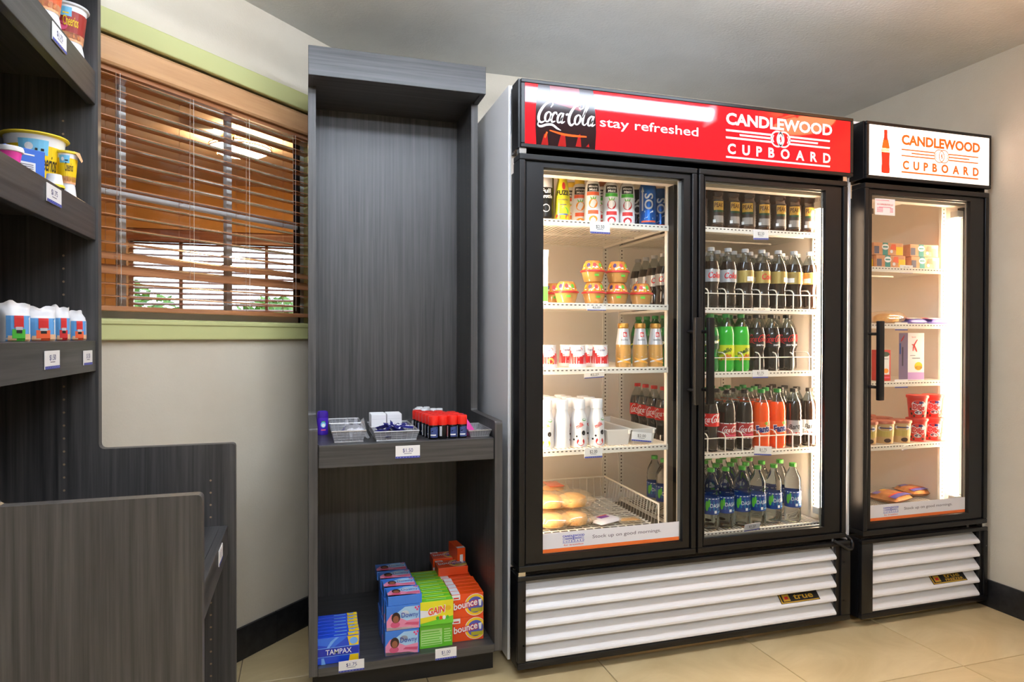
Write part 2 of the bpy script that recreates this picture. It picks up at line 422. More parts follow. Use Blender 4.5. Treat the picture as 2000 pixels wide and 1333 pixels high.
ob('pane', MB().box(-.56, wx1-.03, .068, .071, wz0+.03, wz1-.03, pane_m), w2)
mb = MB()
for x0, x1, z0, z1 in ((wx0-.06, wx1+.06, wz1, wz1+.05), (wx0-.06, wx1+.06, wz0-.05, wz0), (wx0-.06, wx0, wz0, wz1), (wx1, wx1+.06, wz0, wz1)): mb.box(x0, x1, YFAR-.02, YFAR-.001, z0, z1, orange_m)
struct('trim_4', mb)
blind('open wooden slatted blind on the bright far window of the ochre room', (0, YFAR, 0), 0, wx0+.004, wx1-.004, 1.855, .50, 33,
      {'d': 24}, (-1.12, -.72, -.45, -.18), val=(1.868, 1.962), yc=.024, depth=.046, pull=False,
      wood=noisy('far_blind_wood', (118, 74, 56), (144, 96, 76), (3, 60, 60), .4))
# greenery outside that window
struct('ground_outside', MB().box(-9, 7, YFAR+.2, 16, -.2, -.1, noisy('lawn', (84, 110, 52), (120, 140, 76), (6, 6, 6), .9)))
leaf_m = noisy('leaf_green', (54, 96, 40), (110, 150, 70), (14, 14, 14), .6)
bark_m = pm('bark', (90, 70, 54), .8)
def shrub(label, x, y, h, w, nl):
    t = thing('garden_shrub', label, 'shrub', (x, y, -.1)); V = []; F = []
    for k in range(nl):
        a = random.uniform(0, 2*PI); e = random.uniform(-.6, 1.5); rr = random.uniform(.55, 1)
        c = Vector((math.cos(a)*math.cos(e)*w*rr, math.sin(a)*math.cos(e)*w*rr, h*.58+math.sin(e)*h*.42*rr))
        u = Vector((random.uniform(-1, 1), random.uniform(-1, 1), random.uniform(-1, 1))).normalized(); v = u.orthogonal().normalized()
        l = random.uniform(.05, .10); b = len(V)
        V += [c-u*l, c+v*l*.5, c+u*l, c-v*l*.5]; F.append((b, b+1, b+2, b+3))
    f = ob('foliage', MB().add(V, F, leaf_m), t); f['kind'] = 'stuff'
    mb = MB()
    for k in range(4):
        a = k*1.6; mb.tube([(0, 0, 0), (.05*math.cos(a), .05*math.sin(a), h*.35), (.3*w*math.cos(a), .3*w*math.sin(a), h*.75)], .02, bark_m, 6)
    ob('stem', mb, t)
shrub('tall green shrub outside the left half of the far window', -2.1, 8.6, 1.9, .9, 900)
shrub('rounded green shrub outside the right half of the far window', -.3, 9.2, 1.75, .9, 900)
# flush lamp on the neighbouring ceiling
bowl_m = pm('lamp_bowl', (255, 228, 190), .4, emit=L_FAR, ecol=(255, 214, 160))
brass_m = pm('brushed_brass', (150, 116, 70), .35, metal=1)
def dome_lamp(label, x, y, R, bm_, zc=CE):
    t = thing('ceiling_lamp', label, 'lamp', (x, y, zc))
    ob('mount_plate', MB().lathe([(R*.55, -.03), (R*.6, -.012), (R*.6, 0)], brass_m, 28), t)
    mb = MB().lathe([(0, -.115), (R*.35, -.112), (R*.62, -.100), (R*.82, -.082), (R*.9, -.062), (R*.88, -.060), (R*.6, -.09), (0, -.105)], bm_, 32); ob('glass_bowl', mb, t)
    mb = MB()
    for zz, rr in ((-.055, R*.92), (-.072, R*.93)): mb.tube([(rr*math.cos(a*PI/16), rr*math.sin(a*PI/16), zz) for a in range(32)], .004, brass_m, 6, closed=True)
    ob('ring', mb, t)
    for k in range(3):
        a = k*2*PI/3+.4; c_, s_ = math.cos(a), math.sin(a)
        ob('bracket', MB().tube([(R*.5*c_, R*.5*s_, -.02), (R*.85*c_, R*.85*s_, -.025), (R*.97*c_, R*.97*s_, -.05), (R*.94*c_, R*.94*s_, -.085)], .006, brass_m, 6), t)
    return t
lp = hitZ(470, 268, CE)
dome_lamp('warm lit glass bowl lamp with brass rings on the neighbouring room ceiling', lp.x, lp.y, .19, bowl_m)
dp = hitZ(398, 246, CE)
dt = thing('smoke_detector', 'small square white detector on the neighbouring ceiling beside the glass bowl lamp', 'detector', (dp.x, dp.y, CE))
ob('housing', MB().box(-.06, .06, -.06, .06, -.028, 0, white_enamel, .006), dt); ob('sensor', MB().lathe([(0, -.046), (.012, -.044), (.018, -.034), (.018, -.028)], steel, 12), dt)

# ================================================================ this room's lamps, and one added behind the camera as fill
fix_m = pm('fixture_white', (235, 235, 232), .4)
def tube_fixture(label, x0, x1, y, zc, Lm):
    """suspended luminous tube fixture: opal body on a white spine, hung from the ceiling by two stems"""
    t = thing('ceiling_light', label, 'lamp', ((x0+x1)/2, y, CE)); h = (x1-x0)/2; zz = zc-CE
    prof = [(.034*math.cos(k*PI/8), zz+.030*math.sin(k*PI/8)) for k in range(16)]
    ob('diffuser', MB().prism(prof, lambda yy, z: (-h, yy, z), lambda yy, z: (h, yy, z), Lm), t)
    for s in (-1, 1):
        ob('end_cap', MB().box(min(s*h, s*(h+.02)), max(s*h, s*(h+.02)), -.055, .055, zz-.045, zz+.045, fix_m, .003), t)
        ob('stem', MB().rod((s*(h+.01), 0, zz+.045), (s*(h+.01), 0, -.012), .006, fix_m, 8), t)
        ob('ceiling_rose', MB().lathe([(.035, -.014), (.038, -.008), (.038, 0)], fix_m, 20, s*(h+.01), 0), t)
dif1 = pm('lit_diffuser', (240, 246, 255), .5, emit=L_CEIL, ecol=(226, 238, 255))
dif_fill = pm('added_fill_diffuser', (240, 246, 255), .5, emit=L_FILL, ecol=(232, 240, 255))
tube_fixture('long white fluorescent ceiling fixture in front of the coolers', -.58, 1.83, 1.45, 2.195, dif1)
tube_fixture('added unseen tube fixture behind the camera, a fill light', -.65, 1.1, -.75, 2.195, dif_fill)  # added lamp out of view, brightens the left display and wall
dome_lamp('warm lit glass bowl lamp with brass rings by the right-hand wall', 2.50, 1.30, .17, pm('lamp_bowl_warm', (255, 214, 170), .4, emit=L_WARM, ecol=(255, 176, 110)))
# ================================================================ stepped display units in dark laminate
UW, UD, PT, ZS, ZTOP, ZBOT = .62, .605, .026, .862, 2.035, .09
def unit(label, loc, rotz, yu, shelves, header, holes_r):
    """local x across the front, local y from front (0) to back; shelves: (front y, z bottom of fascia, z top)"""
    t = thing('display_shelf', label, 'shelf', loc, rotz)
    poly = [(0, ZBOT), (UD, ZBOT), (UD, ZTOP), (yu, ZTOP), (yu, ZS), (0, ZS)]
    poly = rounded(poly, [.004, 0, 0, .004, .014, .010])
    for x0, x1 in ((0, PT), (UW-PT, UW)):
        ob('side_panel', MB().prism(poly, lambda y, z: (x0, y, z), lambda y, z: (x1, y, z), lam_v, edge_band), t)
    ob('back_panel', MB().box(PT, UW-PT, UD-.014, UD-.004, ZBOT, ZTOP, lam_v), t)
    ob('plinth', MB().box(.012, UW-.012, .072, UD-.02, 0, ZBOT, plinth_m), t)
    gx = lam_x
    for yf, z0, z1 in shelves:
        s = ob('shelf_board', MB().box(PT+.001, UW-PT-.001, yf, UD-.015, z1-.025, z1, gx), t)
        if z1-z0 > .03: ob('fascia', MB().box(PT+.003, UW-PT-.003, yf-.0195, yf-.0002, z0, z1, gx, .0015), s)
    if header:
        yh = .22
        s = ob('canopy', MB().box(0, UW, yh+.019, UD, ZTOP, ZTOP+.02, gx), t)
        ob('fascia', MB().box(0, UW, yh, yh+.0188, ZTOP-.006, ZTOP+.094, gx, .0015), s)
        for x0 in (0, UW-.018): ob('return', MB().box(x0, x0+.018, yh+.0192, yu, ZTOP-.006, ZTOP+.094, lam_y), s)
    mb = MB()
    for (xf, yy, za, zb, nx) in holes_r:
        z = za
        while z < zb:
            mb.add([(xf, yy+.0028*math.cos(k*PI/4), z+.0028*math.sin(k*PI/4)) for k in range(8)], [tuple(range(8))], hole_m); z += .032
    if mb.V:
        h = ob('pin_holes', mb, t); h['kind'] = 'stuff'
    return t
BX, BY = .01, 2.14
unit('tall dark laminate display shelf with a canopy beside the wide cooler', (BX, BY, 0), 0, .34,
     [(.0, ZBOT, ZBOT+.025), (.022, .735, .806)], True,
     [(UW-PT-.0006, .385, .92, 1.98, 1), (UW-PT-.0006, .54, .92, 1.98, 1), (UW-PT-.0006, .06, .16, .72, 1), (UW-PT-.0006, .50, .16, .72, 1)])
TX, TY, TU = -.176, 1.298, .316
unit('dark laminate display shelf holding snack bags and cereal cups against the left wall', (TX, TY, 0), PI/2, TU,
     [(.03, ZBOT, ZBOT+.025), (.038, .572, .648), (TU+.024, 1.058, 1.133), (TU+.024, 1.382, 1.461), (TU+.024, 1.718, 1.80)], True,
     [(UW-PT-.0006, .06, .16, .78, 1), (UW-PT-.0006, TU+.075, .70, 1.04, 1), (UW-PT-.0006, TU+.075, 1.15, 1.37, 1), (UW-PT-.0006, TU+.075, 1.48, 1.70, 1)])

# ---------------------------------------------------------------- price cards
navy_p = pm('navy_print', (44, 48, 120), .5); grey_p = pm('grey_print', (92, 90, 110), .5); band_p = pm('band_blue', (64, 74, 160), .5)
card_m = pm('white_card', (240, 238, 236), .45)
def price_card(txt, label, loc, rot=(0, 0, 0), w=.062, h=.036, col=None):
    t = thing('price_card', label, 'price card', loc, rot=rot)
    ob('card', MB().box(-w/2, w/2, -.0008, .0008, -h/2, h/2, card_m), t)
    mb = MB(front(-.0012)); mb.rect(-w/2, w/2, -h/2, -h/2+h*.16, band_p)
    mb.text(txt, 0, -h*.02, h*.30, col or navy_p, .0, width=w*.42)
    mb.rect(-w*.16, w*.16, -h*.15, -h*.11, grey_p)
    mb.fn = front(-.0016)
    for k in range(8): mb.disc(-w*.42+k*w*.12, -h*.42, h*.022, h*.022, white_p, 5)
    ob('print', mb, t)
    return t
YFB = BY+.0022
def card_on(px, py, Y, txt, label, **k):
    p = hitY(px, py, Y); return price_card(txt, label, (p.x, Y, p.z), **k)
card_on(796.5, 882, BY-.0005, '$1.50', 'one dollar fifty price card on the middle shelf edge of the tall display', w=.078, h=.040)
card_on(686.5, 1300, BY-.0015, '$1.75', 'one dollar seventy-five price card under the blue and yellow boxes', w=.078, h=.034)
card_on(871, 1276, BY-.0015, '$1.00', 'one dollar price card under the green box', w=.070, h=.036)
def card_x(px, py, X, txt, label, w=.083, h=.037, rx=0):
    p = hitX(px, py, X); return price_card(txt, label, (X, p.y, p.z), rot=(rx, 0, PI/2), w=w, h=h)
FX = TX-TU-.004+.0015
card_x(116, 74, FX, '$1.75', 'blurred price card on the top shelf edge of the left display')
card_x(105.5, 381, FX, '$1.75', 'price card on the shelf edge under the yellow cereal cups')
card_x(102, 702, FX, '$1.50', 'larger price card on the shelf edge under the snack bags')
card_x(171.5, 698, FX, '$1.50', 'smaller price card at the far end of the snack bag shelf edge', w=.066, h=.034)
card_x(431, 1083, TX-.018+.0012, '$1.75', 'small price card on the low shelf edge of the left display', w=.07, h=.036)

# ---------------------------------------------------------------- snack pouches on the left display
bagw = pm('pouch_white', (232, 230, 230), .38, coat=.2)
skyb = pm('print_sky_blue', (92, 156, 214), .45); tanp = pm('print_tan', (222, 178, 140), .5); redp = pm('print_red', (206, 44, 44), .45)
grnp = pm('print_green', (70, 172, 52), .45); orgp = pm('print_orange', (232, 96, 52), .45); blkp = pm('print_black', (24, 24, 26), .5)
slvp = pm('print_silver', (190, 192, 198), .4)
def pouch(w, d, h, block, seed):
    rnd = random.Random(seed); nu, nv = 12, 12
    ph = [rnd.uniform(-1, 1) for _ in range(8)]
    def surf(u, v, s):
        k = max(0, 1-abs(u)**3.5)**.5; pv = min(1, (v+.06)/.12)**.5*min(1, max(0, (.86-v))/.22+.02)**.6
        wob = .004*math.sin(5*u+ph[0]*3)*max(0, v-.75)*4
        top = h*(v + (.035*math.sin(3.1*u+ph[1]*3)+.025*math.sin(7*u+ph[2]*3))*max(0, v-.72)/.28)
        return (u*w/2*(1-.06*max(0, v-.7)), s*d/2*k*pv+wob+ph[3]*.006*max(0, v-.7), top)
    mb = MB()
    for s in (-1, 1):
        V = [surf(-1+2*i/nu, j/nv, s) for j in range(nv+1) for i in range(nu+1)]
        mb.add(V, [(j*(nu+1)+i, j*(nu+1)+i+1, (j+1)*(nu+1)+i+1, (j+1)*(nu+1)+i) for j in range(nv) for i in range(nu)], bagw, True)
    V = [surf(-1+2*i/nu, 0, s) for s in (-1, 1) for i in range(nu+1)]
    mb.add(V, [(i, i+1, nu+1+i+1, nu+1+i) for i in range(nu)], bagw)
    def pr(e):
        def f(u, v):
            x, y, z = surf(u, v, -1); return (x, y-e, z)
        return f
    pb = MB(pr(.0008))
    def area(u0, u1, v0, v1, m, n=4):
        for a in range(n):
            for b in range(n):
                pb.rect(u0+(u1-u0)*a/n, u0+(u1-u0)*(a+1)/n, v0+(v1-v0)*b/n, v0+(v1-v0)*(b+1)/n, m)
    area(-.72, .90, .02, .66, skyb, 6); pb.fn = pr(.0012); area(-.62, -.1, .02, .16, tanp); area(.45, .86, .02, .2, tanp)
    pb.fn = pr(.0016); area(-.25, .35, .36, .66, redp); area(-.38, .45, .02, .32, block); pb.fn = pr(.002)
    area(-.16, .28, .30, .38, slvp); area(-.12, .24, .22, .30, blkp, 2)
    return mb.mesh('pouch'), pb.mesh('print')
SX = TX-TU
for i, (x0, x1, ytop, blkm, lab) in enumerate(((4, 51, 590, grnp, 'white snack pouch with a green panel on the left display'),
        (50, 101, 598, orgp, 'white snack pouch with an orange panel between the green and red ones'),
        (101, 131, 598, redp, 'white snack pouch with a red panel on the left display'),
        (131, 163, 607, orgp, 'narrow white snack pouch at the end beside the side panel'))):
    X = SX-.048
    c_ = hitX((x0+x1)/2, 640, X); zt = hitX((x0+x1)/2, ytop, X).z; yc = c_.y
    w = (x1-x0)*(c_-Vector((0, 0, EYE))).dot(_f)/FPX*1.10
    m1, m2 = pouch(w, .045, zt-1.133, blkm, 40+i)
    t = thing('snack_pouch', lab, 'snack bag', (X, yc, 1.133), rotz=.62); ob('pouch', m1, t); ob('print', m2, t)

# ---------------------------------------------------------------- cereal cups and bowls on the left display
cupw = pm('cup_white', (236, 236, 238), .35); yelp = pm('print_yellow', (246, 206, 24), .45); ylrim = pm('rim_yellow', (240, 214, 60), .4)
peach = pm('print_peach', (240, 176, 128), .5); aqua = pm('print_aqua', (120, 196, 232), .45); crim = pm('print_crimson', (160, 52, 44), .45)
pinkp = pm('print_pink', (232, 92, 130), .45); magen = pm('print_magenta', (236, 70, 170), .45); royal = pm('print_royal_blue', (50, 104, 200), .45)
def cup_parts(r0, r1, h, wrap, word, wm, rim, panel):
    """tapered paper cup with a rolled rim, wrap print and foil lid"""
    body = MB().lathe([(r0*.98, 0), (r0, .003), (r1, h)], cupw, 28)
    rimm = MB().lathe([(r1, h-.003), (r1*1.10, h-.002), (r1*1.13, h), (r1*1.10, h+.003), (0, h+.003)], rim, 28)
    def f(e):
        def g(a, v):
            r = r0+(r1-r0)*v/h+e; return (r*math.sin(a), -r*math.cos(a), v)
        return g
    p = MB(f(.0006)); n = 18
    for k in range(n): p.rect(-2.2+4.4*k/n, -2.2+4.4*(k+1)/n, h*.10, h*.82, wrap)
    for k in range(n): p.rect(-2.2+4.4*k/n, -2.2+4.4*(k+1)/n, h*.04, h*.26, peach)
    p.fn = f(.0011)
    for k in range(6): p.rect(-.9+1.0*k/6, -.9+1.0*(k+1)/6, h*.66, h*.90, aqua)
    p.fn = f(.0015); p.disc(-.55, h*.78, .14, h*.06, cupw); p.rect(-.35, -.05, h*.72, h*.76, wm)
    if panel:
        p.disc(-.45, h*.40, .34, h*.12, panel)
    p.fn = f(.0015); V, F, w = text_geo(word, .01); k = .16
    p.add([p.fn(-.35+x*k, h*.42+y*h*.26) for x, y in V], F, wm)
    for q in range(5): p.disc(-.7+q*.32, h*.16, .07, h*.05, pm('print_cereal', (206, 128, 70), .5), 8)
    return [('cup', body.mesh('cup')), ('lid', rimm.mesh('lid')), ('print', p.mesh('print'))]
def put(name, label, cat, parts, loc, rotz=0, group=None, rot=None):
    t = thing(name, label, cat, loc, rotz, group, rot); kids(parts, t); return t
cupY = cup_parts(.0155, .0212, .074, yelp, 'Cheerios', blkp, ylrim, None)
cupR = cup_parts(.031, .041, .086, crim, 'Cheerios', yelp, cupw, pinkp)
cupO = cup_parts(.031, .041, .086, orgp, 'Cheerios', yelp, cupw, None)
def inv_bowl(r0, r1, h, rim):
    return [('bowl', MB().lathe([(r1*1.08, 0), (r1*1.1, .002), (r1*1.02, .004), (r0, h), (0, h)], cupw, 28).mesh('bowl')),
            ('rim', MB().lathe([(r1*1.02, 0), (r1*1.16, .0), (r1*1.18, .003), (r1*1.1, .006), (r1*1.02, .006)], rim, 28).mesh('rim'))]
invY = inv_bowl(.0158, .0185, .032, ylrim); invW = inv_bowl(.031, .036, .036, cupw)
FACE = PI/2-1.15
X = SX-.036; p = hitX(131, 330, X)
put('cereal_cup', 'upturned white cup with a yellow rim under the small yellow cereal cup', 'cup', invY, (X, p.y, 1.461))
foil = [('foil', MB().add([(.010, -.020, .078), (.024, -.008, .078), (.030, -.010, .060), (.026, -.018, .054), (.018, -.023, .066)], [(0, 1, 2, 3, 4)], peach).mesh('foil'))]
put('cereal_cup', 'small yellow cereal cup with a peeled foil lid beside the side panel', 'cup', cupY+foil, (X, p.y, 1.4932), FACE)
X = SX-.020; p = hitX(106, 345, X); put('cereal_cup', 'upturned white cup with a yellow rim in front of the large cereal tub', 'cup', inv_bowl(.0135, .0165, .028, ylrim), (X, p.y, 1.461))
X = SX-.102; p = hitX(68, 268, X); hT = p.z-1.461-.003
tubL = cup_parts(.043, .060, hT, yelp, 'Cheerios', blkp, ylrim, None)
put('cereal_cup', 'large white cereal tub with a wide yellow rim behind the blue box', 'cup', tubL, (X, p.y, 1.461), FACE+.25)
def print_box(w, d, h, base, fnf=None, fnt=None, fnr=None, fnl=None, bev=.0012):
    """carton standing on z=0 with its front at y=0 facing -y, x centred; print callbacks for front, top, left"""
    mb = MB().box(-w/2, w/2, 0, d, 0, h, base, bev)
    if fnf: mb.fn = front(-.0004); fnf(mb, lambda e: front(-.0004-e))
    if fnt:
        g = lambda e: (lambda u, v: (u, v, h+.0004+e)); mb.fn = g(0); fnt(mb, g)
    if fnl:
        g = lambda e: (lambda u, v: (-w/2-.0004-e, d-u, v)); mb.fn = g(0); fnl(mb, g)
    return mb
w, d, h = .060, .030, .088
def f_crispy(mb, g):
    mb.rect(-w/2, w/2, h*.74, h, orgp); mb.fn = g(.0004); mb.disc(0, h*.62, w*.2, h*.11, redp); mb.fn = g(.0008)
    mb.text('RICE', 0, h*.34, h*.14, white_p, .02, width=w*.5); mb.rect(-w*.3, w*.3, h*.05, h*.26, slvp)
def l_crispy(mb, g): mb.rect(.003, d*1.0-.003, h*.1, h*.55, cupw)
p = hitX(60, 330, SX-.055)
def f_blue2(mb, g):
    mb.rect(-.045, .012, .02, .046, cupw); mb.fn = g(.0004)
    for k in range(5): mb.rect(-.042, .008, .024+.004*k, .0255+.004*k, grey_p)
    mb.rect(-.03, .01, .060, .063, white_p)
mb = MB().box(-.046, .030, 0, .04, 0, .074, royal, .001); mb.fn = front(-.0005); f_blue2(mb, lambda e: front(-.0005-e))
mb.fn = lambda u, v: (.0305, u, v); mb.poly([(0.001, .056), (.039, .050), (.039, .073), (.001, .073)], orgp); mb.fn = lambda u, v: (.0309, u, v)
mb.disc(.02, .048, .010, .008, redp); mb.rect(.006, .034, .004, .016, white_p); mb.text('RICE', .02, .022, .010, white_p, .02, width=.026)
o = ob('cereal_box', mb, None, (SX-.058, p.y, 1.461), (0, 0, .75)); tag(o, 'small royal blue cereal box with orange top in front of the yellow-rimmed bowl', 'box')
p = hitX(16, 297, SX-.034)
put('cereal_bowl', 'small bowl with a magenta lid beside the near upright', 'bowl',
    [('bowl', MB().lathe([(.014, 0), (.015, .003), (.019, .026)], magen, 28).mesh('bowl')), ('lid', MB().lathe([(.019, .023), (.0215, .024), (.022, .028), (.0205, .033), (0, .034)], cupw, 28).mesh('lid'))], (SX-.030, p.y-.004, 1.461))
# top shelf
X = SX-.050
for px, prt, lab, lab2 in ((131, cupR, 'dark red cereal cup on the top shelf of the left display', 'upturned white cup under the dark red cereal cup'),
                     (82, cupO, 'orange cereal cup partly behind the dark red one on the top shelf', 'upturned white cup under the orange cereal cup')):
    p = hitX(px, 50, X)
    put('cereal_cup', lab2, 'cup', invW, (X, p.y, 1.80)); put('cereal_cup', lab, 'cup', prt, (X, p.y, 1.8362), FACE)
# ================================================================ goods on the tall display's middle shelf (z = .806)
ZM = .806
def onM(px, py, z=ZM): return hitZ(px, py, z)
purp = pm('purple_plastic', (74, 40, 178), .25, coat=.4)
p = onM(629, 850)
mb = MB().lathe([(.017, 0), (.0195, .003), (.0195, .012), (.0185, .03), (.0195, .046), (.0195, .060)], purp, 24, sx=1, sy=.62)
capd = MB().lathe([(.0197, .0605), (.0197, .072), (.018, .080), (.012, .083), (0, .083)], pm('purple_cap', (60, 30, 150), .22, coat=.4), 24, sx=1, sy=.62)
q = MB(lambda u, v: (u, -.0122*math.sqrt(max(0, 1-(u/.0196)**2))-.0006, v)); q.disc(0, .036, .009, .010, aqua); q.fn = (lambda f0: (lambda u, v: (f0(u, v)[0], f0(u, v)[1]-.0003, f0(u, v)[2])))(q.fn)
q.disc(0, .034, .006, .006, white_p); q.rect(-.008, .008, .016, .020, pinkp); q.rect(-.006, .006, .045, .048, grnp)
put('deodorant', 'purple deodorant stick at the left end of the display shelf', 'deodorant', [('body', mb.mesh('body')), ('cap', capd.mesh('cap')), ('print', q.mesh('print'))], (p.x+.002, p.y+.015, ZM), .2)
mesh_m = see_through('mesh_metal', (150, 150, 152), 1.1, .4, .0, diff=(170, 170, 174), damt=.55)
rimm = pm('rim_metal', (196, 196, 198), .3, metal=.8)
def basket(label, x0, x1, y0, y1, h, splay=.008, divs=()):
    t = thing('mesh_basket', label, 'basket', ((x0+x1)/2, (y0+y1)/2, ZM)); w, d = (x1-x0)/2, (y1-y0)/2; s = splay
    b = [(-w+s, -d+s, .001), (w-s, -d+s, .001), (w-s, d-s, .001), (-w+s, d-s, .001)]; tp = [(-w, -d, h), (w, -d, h), (w, d, h), (-w, d, h)]
    for k in range(4):
        j = (k+1) % 4; ob('mesh_side', MB().add([b[k], b[j], tp[j], tp[k]], [(0, 1, 2, 3)], mesh_m), t)
        mb = MB()
        for q in range(1, 8):
            f = q/8; A = Vector(b[k]).lerp(Vector(b[j]), f); B = Vector(tp[k]).lerp(Vector(tp[j]), f); mb.rod(A, B, .0005, rimm, 4)
        for q in range(1, 4):
            f = q/4; A = Vector(b[k]).lerp(Vector(tp[k]), f); B = Vector(b[j]).lerp(Vector(tp[j]), f); mb.rod(A, B, .0005, rimm, 4)
        g = ob('side_wires', mb, t)
    ob('mesh_floor', MB().add(b, [(0, 1, 2, 3)], mesh_m), t)
    ob('rim', MB().tube(tp, .0022, rimm, 6, closed=True).tube(b, .0015, rimm, 6, closed=True), t)
    for dx in divs: ob('divider', MB().add([(dx, -d+s, .001), (dx, d-s, .001), (dx, d-s, h*.8), (dx, -d+s, h*.8)], [(0, 1, 2, 3)], rimm), t)
    return t
def bx(pxl, pxr, pyf, pyb):
    a = onM(pxl, pyf); b = onM(pxr, pyf); c = onM((pxl+pxr)/2, pyb); return a.x, b.x, (a.y+b.y)/2, c.y
a1 = onM(648, 863); b1_ = onM(717, 862)
basket('low wire mesh basket holding the clear bag beside the purple deodorant', a1.x, b1_.x-.004, 2.185, 2.37, .036)
basket('empty low wire mesh basket behind the clear bag basket', a1.x-.002, b1_.x-.003, 2.385, 2.52, .036)
a2 = onM(731, 862); b2 = onM(822, 859)
basket('wire mesh basket full of navy sachets in the middle of the shelf', a2.x, b2.x-.004, 2.178, 2.30, .030)
basket('wire mesh basket holding upright white packets behind the navy sachets', a2.x+.0, b2.x-.004, 2.315, 2.45, .028)
a4 = onM(925, 857); b4 = onM(964, 854)
basket('wire mesh basket with the pink razor at the right end of the shelf', a4.x-.006, .604, 2.18, 2.36, .022)
# clear bag of cotton in the first basket
cb = see_through('clear_film', (245, 246, 250), 1.5, .08, .06, diff=(236, 236, 242), damt=.25)
cx = (a1.x+b1_.x)/2+.016
rnd = random.Random(5); mb = MB(); nu, nv = 12, 10; V = []
for j in range(nv+1):
    for i in range(nu+1):
        u = -1+2*i/nu; v = -1+2*j/nv; e = max(0, 1-abs(u)**3)*max(0, 1-abs(v)**3)
        V.append((u*.045, v*.045, .006+.040*e+rnd.uniform(-.004, .006)*(1-e*.5)))
mb.add(V, [(j*(nu+1)+i, j*(nu+1)+i+1, (j+1)*(nu+1)+i+1, (j+1)*(nu+1)+i) for j in range(nv) for i in range(nu)], cb, True)
mb2 = MB()
for k in range(14):
    mb2.lathe([(.002, 0), (.009, .004), (.011, .010), (.008, .017), (.001, .020)], pm('cotton', (240, 240, 240), .9), 8, rnd.uniform(-.03, .03), rnd.uniform(-.03, .03), mat=Matrix.Translation((0, 0, .004+rnd.uniform(0, .012))))
t = thing('clear_bag', 'clear crinkled bag of white cotton pieces in the low mesh basket', 'plastic bag', (cx, 2.245, ZM+.003), .1)
ob('film', mb, t); ob('cotton', mb2, t)
mb = MB()
for sx, sy in ((-.02, .01), (.012, .02), (.03, -.005)): mb.add([(sx-.012, sy, .03), (sx+.010, sy+.004, .03), (sx+.004, sy+.01, .066), (sx-.004, sy+.012, .060)], [(0, 1, 2, 3)], cb)
ob('film_ears', mb, t)
# white packets standing in two files
pk = MB().box(-.0255, .0255, 0, .010, 0, .066, pm('packet_white', (240, 240, 242), .5), .002)
pk.fn = front(-.0004); pk.rect(-.023, .023, .050, .0505, slvp); pkm = pk.mesh('white_packet')
for cxx in (a2.x+.030, a2.x+.084):
    for k in range(6):
        o = ob('white_packet', pkm, None, (cxx+random.uniform(-.001, .001), 2.328+k*.0145, ZM+.003), (random.uniform(-.05, -.01), 0, random.uniform(-.04, .04)))
        tag(o, 'plain white packet standing in the mesh basket behind the navy sachets', 'packet', 'white packets in the basket')
# navy sachets
navy = pm('navy_foil', (34, 34, 112), .3, coat=.3); s1 = MB(); V = []; nu = 6
for j in range(5):
    for i in range(nu+1):
        u, v = -1+2*i/nu, -1+2*j/4; V.append((u*.020, v*.011, .004*(1-u*u)*(1-v*v)+.0015))
s1.add(V, [(j*(nu+1)+i, j*(nu+1)+i+1, (j+1)*(nu+1)+i+1, (j+1)*(nu+1)+i) for j in range(4) for i in range(nu)], navy, True)
s1.add([(x, y, -z+.003) for x, y, z in V], [(j*(nu+1)+i, (j+1)*(nu+1)+i, (j+1)*(nu+1)+i+1, j*(nu+1)+i+1) for j in range(4) for i in range(nu)], navy, True)
s1.fn = lambda u, v: (u, v, .0056*(1-(u/.02)**2)*.9+.0014); s1.rect(-.006, .006, -.003, .003, white_p)
sm = s1.mesh('navy_sachet'); rnd = random.Random(9)
for k in range(34):
    lay = k//9
    o = ob('navy_sachet', sm, None, (a2.x+.022+rnd.random()*(b2.x-a2.x-.05), 2.195+rnd.random()*.09, ZM+.006+lay*.0098+rnd.random()*.007),
           (rnd.uniform(-.9, .9), rnd.uniform(-.35, .35), rnd.uniform(-1.5, 1.5)))
    tag(o, 'shiny navy sachet heaped in the mesh basket', 'sachet', 'navy sachets in the basket')
# little clear bottles with white caps
clrb = see_through('clear_bottle', (236, 240, 240), 1.5, .05, .05, diff=(222, 226, 228), damt=.45)
mbs = [('bottle', MB().lathe([(.014, 0), (.016, .003), (.016, .040), (.013, .050), (.010, .056), (.010, .058)], clrb, 18).mesh('bottle')),
       ('cap', MB().lathe([(.012, .058), (.0125, .060), (.0125, .072), (.011, .074), (0, .074)], cupw, 18).mesh('cap')),
       ('label', MB().lathe([(.0164, .010), (.0164, .032)], cupw, 18).mesh('label')),
       ('print', (lambda q: (q.rect(-.008, .008, .004, .009, grnp, 4), q.rect(-.002, .006, .009, .014, orgp, 3), q.mesh('print'))[2])(MB(cyl(.0166, .010))))]
for (px, py) in ((813, 838), (827, 838)):
    p = onM(px, py)
    for k in range(3):
        put('travel_bottle', 'small clear bottle with white cap behind the red-capped cans', 'bottle', mbs, (p.x+k*.012, p.y+.0+k*.036, ZM), random.uniform(-.3, .3), 'small clear bottles')
for px in (846, 858):
    p = hitZ(px, 797, ZM+.074)
    put('travel_bottle', 'small clear bottle with white cap behind the red-capped cans', 'bottle', mbs, (p.x, p.y, ZM), 0, 'small clear bottles')
